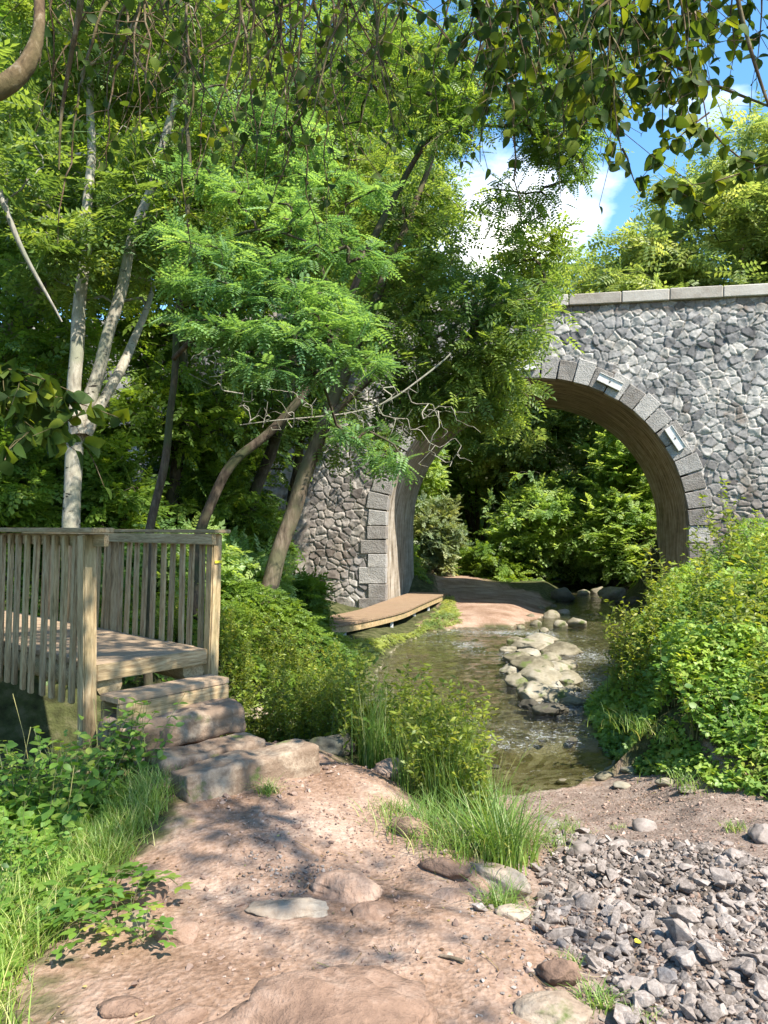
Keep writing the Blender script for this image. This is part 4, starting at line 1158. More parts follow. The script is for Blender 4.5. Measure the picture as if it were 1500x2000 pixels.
def build_tree(name, label, cat, stems, tips, T, leaf, per=8, lsize=.2, bark='bark_dark', leafmat='leaf_mid', spread=.12, seg=.35, droop=.0, group=None, up=.9,
               rtip=.004, hang=.35, sides=8, zref=None, trunk_rough=.06, expo=.47, lspan=1.0, up_pen=.7, extra=None, bare=0):
    base = np.asarray(stems[0][0][0], float)
    root = empty(name, tuple(base)); tag(root, label, cat, group)
    tips = np.asarray(tips)
    limbs, ti = grow(stems, tips, seg, up_pen, .06, rtip, expo, droop, zref)
    acc = Acc()
    for pts, rr in stems:
        pts = np.asarray(pts, float)
        d = np.concatenate([[0], np.cumsum(np.linalg.norm(np.diff(pts, axis=0), axis=1))]); n = max(4, int(d[-1] / .12))
        s = np.linspace(0, d[-1], n); q = np.stack([np.interp(s, d, pts[:, k]) for k in range(3)], -1)
        ker_ = np.ones(5) / 5
        if n > 8:
            for k in range(3): q[2:-2, k] = np.convolve(q[:, k], ker_, 'valid')
        rq = np.interp(s, d, rr) * (1 + trunk_rough * 2 * vnoise(s * 2.3, s * 0 + base[0] * 7, 3))
        q[:, 0] += .012 * np.sin(s * 5 + base[0]) ; q[:, 1] += .01 * np.cos(s * 4)
        Vt, Ft = tube_vf(q, rq, 14); acc.add(Vt - base, Ft)
    for pts, rr in limbs:
        sd_n = 5 if rr[0] > .012 else 3
        if rr[0] > .04: sd_n = 8
        Vt, Ft = tube_vf(pts, rr, sd_n); acc.add(Vt - base, Ft)
    link('trunk', acc.mesh('trunk'), M[bark], root)
    # leaves
    nt_ = len(ti)
    if bare: 
        ti = ti[RNG.random(nt_) > bare]; nt_ = len(ti)
    k = RNG.random((nt_, per)) ** .8 * lspan
    p_tip = ti[:, None, 0:3]; p_b = ti[:, None, 6:9]
    bp = p_tip + (p_b - p_tip) * k[..., None] + RNG.normal(0, spread, (nt_, per, 3)) * np.array([1, 1, .6])
    fwd = unit(ti[:, 0:3] - ti[:, 6:9])[:, None] + np.zeros((nt_, per, 3))
    side = np.cross(fwd.reshape(-1, 3), [0, 0, 1]).reshape(nt_, per, 3)
    sg = np.where(np.arange(per) % 2 == 0, 1, -1)[None, :, None]
    axv = fwd * .6 + side * sg * 1.0 + RNG.normal(0, .45, (nt_, per, 3)); axv[..., 2] -= hang
    nr = np.zeros((nt_, per, 3)); nr[..., 2] = up; nr += RNG.normal(0, .38, nr.shape)
    tr = np.repeat(RNG.random(nt_), per).reshape(nt_, per)
    rn = np.clip(.55 * tr + .45 * RNG.random((nt_, per)), 0, 1) ** 1.2
    szv = lsize * RNG.uniform(.7, 1.2, (nt_, per))
    Vl, Fl, Al = leaf_VF((bp - base).reshape(-1, 3), axv.reshape(-1, 3), nr.reshape(-1, 3), szv.ravel(), T, rn.ravel())
    link('crown', np_mesh('crown', Vl, Fl, False, {'rnd': Al}), M[leafmat], root)
    return root

def blob(c, r, n, hollow=.35, gaps=.0, seed=0):
    """n points inside ellipsoid(s), thinned by noise so the crown has gaps and clumps"""
    out = []
    c = np.array(c, float); r = np.array(r, float)
    while len(out) < n:
        q = RNG.normal(size=(n * 3, 3)); q = unit(q) * (hollow + (1 - hollow) * RNG.random((len(q), 1)) ** .5) * np.exp(RNG.normal(0, .16, (len(q), 1)))
        p = c + q * r
        if gaps:
            g = vnoise(p[:, 0] * .9 + p[:, 2] * .5, p[:, 1] * .9 - p[:, 2] * .8, 90 + seed) + .5
            p = p[g > gaps * .9]
        out.extend(p.tolist())
    return np.array(out[:n])
def pblob(px, py, Y, rx, ry, rz_, n, **k):
    """ellipsoid centred where pixel (px,py) sits at distance Y; radii rx (photo px), ry metres, rz (photo px)"""
    return blob(P(px, py, Y), (rx / 1500 * Y, ry, rz_ / 1500 * Y), n, **k)

def stem(pix, Y0, rads, Y1=None, base_px=None):
    n = len(pix); Y1 = Y1 or Y0
    pts = [P(px, py, Y0 + (Y1 - Y0) * i / (n - 1)) for i, (px, py) in enumerate(pix)]
    pts = np.array(pts)
    g = hz(pts[0][0], pts[0][1])
    if pts[0][2] > g - .1:
        b0 = pts[0].copy(); b0[2] = g - .25; b0[0] -= (pts[1][0] - pts[0][0]) * .15
        pts = np.vstack([b0, pts]); rads = [rads[0] * 1.15] + list(rads)
    return pts, np.array(rads)

# --- pale forked tree behind the footbridge
s1 = stem([(140, 1060), (140, 940), (150, 840), (195, 720), (225, 610), (255, 480), (290, 380), (325, 270), (360, 120), (385, -60), (400, -200)], 9.0, [.108, .102, .10, .075, .069, .063, .056, .046, .036, .028, .02], 9.6)
s2 = (np.array([P(150, 850, 9.0), P(145, 780, 9.05), P(148, 690, 9.1), P(155, 600, 9.2), P(165, 520, 9.3), P(172, 400, 9.4), P(180, 250, 9.6), P(170, 60, 9.8), P(160, -120, 10)]), np.array([.09, .085, .08, .075, .07, .06, .05, .035, .02]))
s3 = (np.array([P(165, 850, 9.05), P(200, 790, 9.2), P(235, 720, 9.5), P(270, 650, 10), P(300, 560, 10.4)]), np.array([.075, .065, .06, .05, .03]))
tips = np.vstack([pblob(330, 60, 9.8, 220, 1.4, 150, 190), pblob(150, 40, 10, 180, 1.5, 200, 170), pblob(150, 480, 10.4, 140, .8, 110, 110), pblob(130, 470, 8.7, 60, .3, 50, 22), pblob(330, 380, 9.8, 150, 1.2, 150, 110), pblob(60, 300, 9.8, 120, 1.2, 200, 120)])
build_tree('ash_tree', 'pale barked forked tree rising behind the footbridge railing', 'tree', [s1, s2, s3], tips, T_ASH, None, 6, .28, 'bark_pale', 'leaf_ash', .08, zref=2.2, hang=.4, rtip=.004)

# --- leaning brown tree in front of the left pier
s1 = stem([(512, 1190), (545, 1080), (585, 960), (620, 860), (668, 740), (710, 640), (760, 520), (820, 380), (870, 220), (900, 50)], 12.2, [.145, .135, .128, .115, .095, .08, .065, .05, .035, .02], 12.8)
s2 = (np.array([P(640, 820, 12.4), P(720, 740, 12.3), P(800, 690, 12.2), P(880, 640, 12), P(960, 600, 12)]), np.array([.06, .05, .04, .03, .02]))
s3 = (np.array([P(700, 660, 12.6), P(640, 560, 12.8), P(600, 430, 13), P(570, 280, 13.2)]), np.array([.05, .045, .035, .02]))
tips = np.vstack([pblob(860, 620, 12, 200, 1.3, 140, 210, gaps=.4), pblob(900, 760, 12.2, 130, 1.0, 55, 80, gaps=.3), pblob(760, 480, 12.6, 150, 1.4, 130, 150, gaps=.3), pblob(800, 320, 13, 170, 1.5, 140, 120, gaps=.45), pblob(980, 640, 11.6, 90, .8, 90, 90), pblob(600, 330, 13, 150, 1.4, 150, 120, gaps=.3), pblob(720, 200, 13, 200, 1.5, 120, 90, gaps=.5), pblob(960, 780, 12.5, 80, .8, 60, 60), pblob(1060, 490, 12.8, 90, .8, 40, 60, gaps=.2), pblob(1010, 560, 12.5, 90, .8, 50, 50), pblob(700, 880, 12, 90, .5, 60, 22), pblob(800, 800, 12.3, 80, .6, 60, 50, gaps=.3), pblob(850, 740, 12.3, 90, .6, 60, 40, gaps=.3)])
build_tree('leaning_tree', 'leaning rough brown trunk in front of the left bridge pier', 'tree', [s1, s2, s3], tips, T_ASH, None, 6, .27, 'bark_brown', 'leaf_ash', .13, zref=3.0, hang=.45)

# --- false acacia hanging high over the stream
s1 = stem([(385, 1060), (410, 980), (450, 905), (520, 850), (590, 780), (640, 700), (690, 560), (760, 400), (860, 230), (960, 60), (1040, -100)], 10.6, [.075, .07, .066, .062, .058, .054, .05, .044, .036, .028, .015], 11.2)
s2 = (np.array([P(860, 230, 11), P(960, 250, 10.8), P(1060, 240, 10.6), P(1130, 260, 10.6)]), np.array([.03, .024, .018, .01]))
tips = np.vstack([pblob(1000, 130, 10.8, 190, 1.2, 110, 120, gaps=.35), pblob(1080, 210, 10.6, 110, 1.0, 110, 100, gaps=.3), pblob(950, 270, 11, 110, 1, 80, 50, gaps=.4), pblob(1060, 330, 10.8, 85, .8, 70, 36, gaps=.4), pblob(700, 120, 11, 260, 1.5, 130, 120, gaps=.35), pblob(1160, 120, 10.8, 70, .6, 110, 40), pblob(900, 330, 10.9, 90, .8, 110, 50, gaps=.4), pblob(1000, 400, 11, 110, .8, 40, 34), pblob(820, 180, 11, 120, 1, 90, 60, gaps=.3)])
build_tree('acacia_tree', 'slender curved tree hanging fine leaves high over the stream', 'tree', [s1, s2], tips, T_PIN, None, 6, .25, 'bark_dark', 'leaf_robinia', .12, zref=4.0, hang=.35)

# --- bright rowan-like sprays in the centre left
s1 = stem([(290, 1060), (305, 960), (330, 880), (335, 780), (345, 650), (360, 520), (370, 380), (365, 200), (350, 0)], 8.6, [.05, .046, .044, .04, .036, .032, .028, .02, .01], 9.0)
s2 = (np.array([P(340, 700, 8.6), P(400, 640, 8.2), P(480, 590, 7.9), P(560, 600, 7.6), P(620, 640, 7.5)]), np.array([.03, .026, .02, .014, .008]))
s3 = (np.array([P(360, 520, 8.7), P(430, 470, 8.2), P(520, 440, 8.0), P(620, 480, 7.8)]), np.array([.026, .02, .015, .008]))
def fan(px, py, Y, w, h, n, dz=.25):
    x = RNG.uniform(-1, 1, n); z_ = RNG.uniform(-1, 1, n)
    return np.array([P(px + a * w, py + .35 * a * w * .5 + b_ * h, Y + RNG.uniform(-dz, dz) * 2) for a, b_ in zip(x, z_)])
tips = np.vstack([fan(*q) for q in ((400, 470, 8.2, 95, 12, 26), (500, 500, 7.9, 100, 12, 30), (430, 560, 7.9, 110, 14, 34), (590, 560, 7.8, 100, 14, 30), (430, 640, 7.7, 90, 12, 30), (540, 650, 7.6, 110, 14, 40),
    (560, 720, 7.6, 100, 12, 26), (660, 620, 7.9, 80, 16, 26), (700, 700, 7.9, 70, 14, 18), (620, 440, 8.2, 80, 16, 20), (520, 390, 8.4, 90, 16, 22), (420, 340, 8.5, 110, 20, 22), (560, 270, 8.8, 120, 24, 24), (660, 350, 8.6, 100, 18, 22), (700, 500, 8.4, 80, 18, 22), (480, 200, 8.9, 120, 26, 22), (700, 850, 9.2, 60, 14, 12), (740, 900, 9.3, 50, 14, 10))])
build_tree('rowan_tree', 'thin dark tree with bright level sprays of small paired leaflets', 'tree', [s1, s2, s3], tips, T_PIN, None, 7, .25, 'bark_dark', 'leaf_rowan', .05, zref=2.4, hang=.12, up=1.6)

# --- bare twiggy branch, level across the middle
s1 = (np.array([P(880, 690, 11), P(830, 735, 10.9), P(770, 780, 10.8), P(700, 805, 10.7), P(620, 815, 10.6), P(540, 820, 10.5), P(470, 830, 10.4)]), np.array([.013, .013, .012, .011, .010, .008, .005]))
tips = np.vstack([pblob(560, 800, 10.5, 110, .4, 50, 50), pblob(740, 800, 10.7, 110, .4, 70, 60), pblob(850, 850, 10.9, 80, .4, 80, 50), pblob(400, 720, 10, 60, .4, 70, 18)])
build_tree('twiggy_tree', 'pale bare twigs reaching level across in front of the dark wall', 'branch', [s1], tips, T_RH, None, 1, .05, 'twig_grey', 'leaf_mid', .03, rtip=.0045, expo=.25, seg=.16, up_pen=0, bare=.6)

# --- left edge trees
s1 = stem([(-60, 900), (0, 700), (40, 620), (100, 560), (150, 430), (120, 200), (60, -60)], 11.5, [.22, .2, .19, .15, .1, .07, .03], 12.5)
tips = np.vstack([pblob(60, 420, 12, 170, 1.6, 170, 160, gaps=.3), pblob(0, 120, 12.5, 200, 2, 200, 150, gaps=.3), pblob(60, 700, 11.5, 140, 1.2, 120, 120, gaps=.3)])
build_tree('old_tree', 'thick old trunk leaning in from the left edge behind the pale forked tree', 'tree', [s1], tips, T_SPR, None, 7, .34, 'bark_brown', 'leaf_mid', .12, zref=2.4)
s1 = stem([(60, 760), (10, 600), (-30, 500), (-60, 300)], 7.5, [.03, .026, .02, .01], 7.5)
s1 = (np.array([P(118, 628, 7.2), P(70, 540, 7.1), (P(25, 440, 7.0)), P(-10, 360, 7), P(-80, 200, 7), P(-150, 60, 7)]), np.array([.008, .018, .026, .03, .034, .04]))
s0 = (np.vstack([[-5.2, 7, -.6], P(-240, 500, 7), P(-150, 60, 7), P(-120, -200, 7)]), np.array([.1, .08, .06, .03]))
tips = np.vstack([pblob(-60, 250, 7, 120, .8, 180, 40), pblob(60, 330, 7.1, 40, .3, 60, 6)])
build_tree('grey_branch_tree', 'grey bare branch slanting down into the picture from a tree beyond the left edge', 'tree', [s0, s1], tips, T_ASH, None, 6, .28, 'twig_grey', 'leaf_ash', .08, zref=1.0)

# --- middle forest in front of the left wing wall
forest = [
    # px_base, Y, height px top, crown list (px,py,Y,rx,ry,rz,n), label, leaf, tmpl
    (330, 15.0, [(330, 1010), (360, 820), (350, 560), (380, 300), (370, 40)], [(360, 420, 15, 190, 2, 200, 200), (400, 120, 15.5, 220, 2, 180, 170), (330, 800, 14.5, 150, 1.3, 90, 110), (270, 660, 15.5, 110, 1.2, 70, 70)], 'dark trunk standing in deep shade behind the footbridge rail', 'leaf_mid'),
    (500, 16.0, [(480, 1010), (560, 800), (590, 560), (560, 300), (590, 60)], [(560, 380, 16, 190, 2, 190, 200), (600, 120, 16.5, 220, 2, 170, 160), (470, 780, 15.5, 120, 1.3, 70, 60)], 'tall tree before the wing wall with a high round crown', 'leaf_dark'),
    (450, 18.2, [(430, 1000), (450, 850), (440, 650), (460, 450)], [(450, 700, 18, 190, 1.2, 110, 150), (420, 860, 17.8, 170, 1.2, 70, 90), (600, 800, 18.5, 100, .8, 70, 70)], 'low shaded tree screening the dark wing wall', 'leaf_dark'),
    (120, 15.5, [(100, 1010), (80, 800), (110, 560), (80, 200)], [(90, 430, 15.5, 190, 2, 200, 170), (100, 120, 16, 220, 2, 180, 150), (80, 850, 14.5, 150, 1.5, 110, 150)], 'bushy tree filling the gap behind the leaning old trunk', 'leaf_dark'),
    (-60, 14, [(-100, 1010), (-60, 700), (-80, 300)], [(-60, 500, 14, 190, 2, 260, 160), (0, 880, 13, 140, 1.5, 90, 110)], 'leafy tree cut by the left edge of the view', 'leaf_mid'),
    (600, 19.0, [(560, 1040), (590, 850), (640, 600), (690, 380)], [(740, 400, 18.5, 130, 1.5, 150, 110), (690, 620, 18.5, 120, 1.2, 80, 70)], 'tree close against the wing wall beside the arch', 'leaf_mid'),
]
for (bx, Y, st_, cr_, lab, lm) in forest:
    s1 = stem(st_, Y, list(np.linspace(.13, .03, len(st_))), Y + .3)
    tips = np.vstack([pblob(*c_, gaps=.3, seed=int(bx) % 50) for c_ in cr_])
    build_tree('forest_tree', lab, 'tree', [s1], tips, T_SPR, None, 7, .38, 'bark_dark', lm, .24, zref=2.5, seg=.6, rtip=.006)

# --- trees beyond the bridge
def far_tree(x, y, h, cr, n, lab, lm='leaf_lime', T=T_SPR, ls=.55, per=8, bark='bark_dark', group=None, bias=0, gaps=.42, low=.3):
    z0 = hz(x, y) - .2
    lean = random.uniform(-.6, .6)
    pts = np.array([(x, y, z0), (x + .1 * lean, y, z0 + h * .3), (x + .5 * lean, y + .2, z0 + h * .6), (x + lean, y, z0 + h * .95)])
    zc = z0 + h * (low + 1) / 2
    tips = np.vstack([blob((x + lean * .5, y, zc), (cr, cr, h * (1 - low) / 2), int(n * .6), gaps=gaps, seed=int(x * 3) % 40)] +
                     [blob((x + random.uniform(-.8, .8) * cr, y + random.uniform(-.6, .6) * cr, zc + random.uniform(-.7, .9) * h * .3), (cr * .45, cr * .45, h * .12), int(n * .1)) for _ in range(4)])
    return build_tree('far_tree', lab, 'tree', [(pts, np.array([h * .016, h * .012, h * .008, h * .003]))], tips, T, None, per, ls, bark, lm, .3, seg=.9, zref=z0 + h * low * .8, rtip=.008, group=group, hang=.25, up=.7)
far_tree(15.5, 33, 15.5, 4.6, 420, 'feathery yellow green tree above the bridge parapet at the right edge', 'leaf_lime', T_PIN4, .75, 12)
far_tree(10.6, 32, 13.0, 3.6, 380, 'feathery yellow green tree above the bridge between the sky gap and the parapet end', 'leaf_lime', T_PIN4, .75, 12)
far_tree(20.5, 36, 14, 5, 300, 'yellow green tree half cut off beyond the right end of the parapet', 'leaf_lime', T_PIN4, .8, 11)
far_tree(6.2, 34, 11.0, 3.0, 300, 'lower bright tree above the crown of the arch under the white cloud', 'leaf_lime', T_PIN4, .75, 11)
far_tree(-1.5, 32, 20, 4.2, 420, 'tall tree towering behind the bridge left of the sky gap', 'leaf_lime', T_SPR, .7, 10)
far_tree(-8, 33, 22, 5, 420, 'tall bright tree high behind the pale forked trunk', 'leaf_lime', T_SPR, .75, 9)
far_tree(-15, 34, 22, 5.5, 420, 'tall tree at the top left behind all the others', 'leaf_lime', T_SPR, .8, 9)
far_tree(-5, 40, 25, 5, 380, 'very tall tree farthest back on the left slope', 'leaf_mid', T_SPR, .8, 9)
far_tree(-12, 27, 14, 4, 300, 'round tree behind the left wing wall', 'leaf_mid', T_SPR, .65, 9)
# through the arch
far_tree(1.2, 44, 14, 3.6, 320, 'tree closing the view at the far end of the path', 'leaf_hazel', T_SPR, .6, 9, low=.1)
far_tree(6, 43, 13, 4, 330, 'tree with slim pale trunk seen through the middle of the arch', 'leaf_lime', T_SPR, .6, 9, 'bark_pale', low=.12)
far_tree(11.5, 38, 12, 4, 330, 'leafy tree seen through the right side of the arch', 'leaf_hazel', T_SPR, .55, 9, low=.05)
far_tree(-2.5, 36, 13, 3.4, 300, 'leafy tree seen through the left side of the arch', 'leaf_hazel', T_SPR, .55, 9, low=.1)
far_tree(15, 46, 16, 5, 300, 'tree far behind the arch on the right slope', 'leaf_lime', T_SPR, .7, 9, low=.1)
far_tree(3.5, 56, 18, 6, 300, 'tree in the distance high above the path', 'leaf_lime', T_SPR, .8, 9, low=.1)
far_tree(10, 54, 18, 6, 300, 'tree in the distance above the shaded water', 'leaf_mid', T_SPR, .8, 9, low=.1)

# --- shrubs
def shrub(name, lab, x, y, w, h, n, lm, T=T_SPR, ls=.3, per=8, bark='bark_dark', group=None, nst=6, gaps=.2, zoff=0, d=None, hang=.3, up=.9):
    z0 = hz(x, y) - .08
    st = []
    for k in range(nst):
        a = random.random() * 6.28; r_ = random.uniform(.1, .45) * w
        st.append((np.array([(x, y, z0), (x + math.cos(a) * r_ * .4, y + math.sin(a) * r_ * .4, z0 + h * .35), (x + math.cos(a) * r_, y + math.sin(a) * r_, z0 + h * .7)]), np.array([.018, .013, .006]) * (h / 1.5)))
    tips = blob((x, y, z0 + h * .55), (w / 2, (d or w) / 2, h * .5), n, gaps=gaps, seed=int(abs(x) * 7) % 40, hollow=.3)
    return build_tree(name, lab, 'shrub', st, tips, T, None, per, ls, bark, lm, .06, seg=.25, rtip=.0025, group=group, sides=4, trunk_rough=0, hang=hang, up=up)
shrub('hazel_bush', 'bright pale green bush lit by the sun in the middle of the arch', 6.5, 31.2, 4.0, 3.9, 420, 'leaf_hazel', T_SPR_S, .42, 10, 'bark_pale')
shrub('willow_bush', 'silvery bush beside the boardwalk end on the left of the arch', 2.0, 29.4, 1.8, 3.1, 280, 'leaf_silver', T_SPR, .34, 10)
shrub('arch_bush', 'tall dark shrub growing up the left jamb inside the arch', 1.0, 31.0, 2.8, 6.4, 360, 'leaf_hazel', T_SPR, .42, 9)
shrub('arch_bush', 'low green shrub between the far path and the bright bush', 4.2, 30.5, 2.6, 1.5, 200, 'leaf_mid', T_SPR, .36, 9)
shrub('arch_bush', 'dark layered bush on the right bank behind the arch', 8.9, 29.5, 3.4, 3.8, 330, 'leaf_hazel', T_SPR, .42, 10, hang=.1, up=1.6)
shrub('arch_bush', 'leafy bush above the dark layered bush on the right bank', 9.8, 30, 4, 5.6, 330, 'leaf_hazel', T_SPR, .46, 9, hang=.1, up=1.6)
shrub('arch_bush', 'bush overhanging the shaded water behind the bright bush', 8.6, 34, 2.6, 3.4, 220, 'leaf_mid', T_SPR, .42, 9)
shrub('arch_bush', 'bush at the bend of the far path', .6, 33, 2.8, 3.6, 230, 'leaf_mid', T_SPR, .42, 9)
shrub('arch_bush', 'bush at the far end of the dirt path', 3.0, 39, 3.6, 4.0, 230, 'leaf_hazel', T_SPR, .5, 9)
for (x, y, w, h, lm, lab) in [(7.6, 35.5, 4.8, 8.6, 'leaf_hazel', 'tall sunlit bush in the middle distance through the arch'), (10.8, 33.5, 4.6, 8.4, 'leaf_hazel', 'tall bush in the middle distance by the right jamb'),
    (4.6, 37.5, 4.6, 8.4, 'leaf_robinia', 'rounded bush in the middle distance above the path bend'), (0.4, 36.5, 4.2, 8.2, 'leaf_lime', 'tall pale bush in the middle distance by the left jamb')]:
    shrub('distant_bush', lab, x, y, w, h, 430, lm, T_SPR, .46, 9, hang=.15, up=1.3)
for (x, y, w, h, lm, lab) in [
    (-1.75, 15.0, 1.4, 1.3, 'leaf_mid', 'sunlit bush right of the leaning trunk before the pier'),
    (-2.4, 13.2, 1.5, 1.4, 'leaf_hazel', 'bright sunlit bush left of the leaning trunk foot'),
    (-3.0, 17.2, 2.0, 2.4, 'leaf_dark', 'dark bush against the foot of the wing wall'),
    (-3.3, 11.8, 1.8, 1.4, 'leaf_hazel', 'bright bush seen through the right railing of the footbridge'),
    (-4.6, 12.2, 2.0, 2.1, 'leaf_mid', 'bush behind the footbridge near the thin dark trunks'),
    (-5.8, 11.4, 2.0, 2.2, 'leaf_mid', 'bush behind the base of the pale forked tree'),
    (-3.6, 15.6, 2.6, 3.0, 'leaf_mid', 'large bush on the slope below the wing wall'),
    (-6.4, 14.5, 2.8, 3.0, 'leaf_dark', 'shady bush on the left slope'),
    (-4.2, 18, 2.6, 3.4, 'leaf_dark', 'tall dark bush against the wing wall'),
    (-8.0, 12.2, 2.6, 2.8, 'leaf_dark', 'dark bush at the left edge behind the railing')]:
    shrub('bank_bush', lab, x, y, w, h, int(150 * w), lm, T_SPR, .30, 9)

# --- leafy cover draped over banks (uncountable)
def cover(name, label, poly, n, hmax, size, T, lm, dens=None, thick=.45, bulge=1.0, upn=.8, cat='undergrowth', zmin=-9, inset=.0):
    x0, y0 = poly.min(0); x1, y1 = poly.max(0)
    xs = RNG.uniform(x0, x1, n * 3); ys = RNG.uniform(y0, y1, n * 3)
    sdp = poly_sd(xs, ys, poly)
    kp = sdp < -inset * RNG.random(len(xs))
    if dens is not None: kp &= RNG.random(len(xs)) < dens(xs, ys)
    xs, ys, sdp = xs[kp][:n], ys[kp][:n], sdp[kp][:n]
    b_ = hmax * (.45 + 1.1 * np.clip(fbm(xs * .9, ys * .9, 2, 41) + .35, 0, 1) + .35 * fbm(xs * 3, ys * 3, 2, 45)) * sstep(0, .8, -sdp) * bulge + .08
    dep = RNG.random(len(xs)) ** 1.7
    zs = H(xs, ys) + b_ * (1 - thick * dep * 2 * .5) 
    zs = np.maximum(zs, H(xs, ys) + .02)
    a = RNG.uniform(0, 6.283, len(xs))
    ax = np.stack([np.cos(a), np.sin(a), RNG.normal(-.25, .35, len(xs))], -1)
    nr = np.stack([RNG.normal(0, .45, len(xs)), RNG.normal(-.15, .45, len(xs)), np.full(len(xs), upn)], -1)
    rn = np.clip(.5 * (fbm(xs * 2.5, ys * 2.5, 2, 61) + .5) + .5 * RNG.random(len(xs)), 0, 1)
    Vl, Fl, Al = leaf_VF(np.stack([xs, ys, zs], -1), ax, nr, size * RNG.uniform(.6, 1.25, len(xs)), T, rn)
    o = link(name, np_mesh(name, Vl, Fl, False, {'rnd': Al}), M[lm]); tag(o, label, cat, kind='stuff')
RB = np.array([(2.55, 7.8), (2.6, 9.2), (2.8, 10.8), (3.6, 12.4), (4.4, 14.2), (5.5, 17), (6.5, 20.0), (8.0, 19.1), (12, 18.4), (12, 9), (7, 6.2), (4.6, 5.6), (3.4, 5.9), (2.9, 6.6), (2.75, 7.2)])
cover('bramble_thicket', 'tangle of bramble covering the right bank from the gravel up to the bridge', RB, 110000, .55, .078, T_TRI, 'leaf_bramble', lambda x, y: np.clip(1.3 - y / 16, .25, 1), thick=.8)
cover('ivy_cover', 'low leafy growth covering the far slopes around the bridge', np.array([(-14, 10), (-.8, 10.4), (-.5, 13), (-1.0, 15.4), (-1.5, 19), (-2.2, 20.9), (-16, 22.5)]), 30000, .45, .17, T_SPR, 'leaf_mid', lambda x, y: np.clip(1.6 - y / 22, .3, 1) * np.clip(1.2 + x / 14, .3, 1), thick=.8)
cover('far_undergrowth', 'undergrowth on the wooded slopes behind the bridge', np.array([(-16, 26), (1.4, 25.8), (1.5, 38), (2.9, 39), (3.3, 31.5), (4.4, 28.2), (6.6, 30), (7.5, 42), (9.4, 35), (8.9, 27), (8.7, 25), (20, 25), (24, 60), (-24, 60)]), 26000, .8, .42, T_SPR, 'leaf_mid', lambda x, y: np.clip(1.6 - y / 50, .25, 1) * np.clip(1.25 - np.abs(x - 4) / 20, .25, 1), thick=.8)
cover('pier_grass', 'low bright weeds in front of the boardwalk', np.array([(-.9, 13.2), (-.3, 13.4), (.0, 15.4), (.9, 17.8), (1.9, 19.3), (2.1, 23.5), (1.85, 23.5), (1.6, 21.4), (1.2, 19.6), (.6, 17.4), (-.4, 15.4)]), 6000, .13, .11, T_SPR, 'leaf_lime', thick=.9)

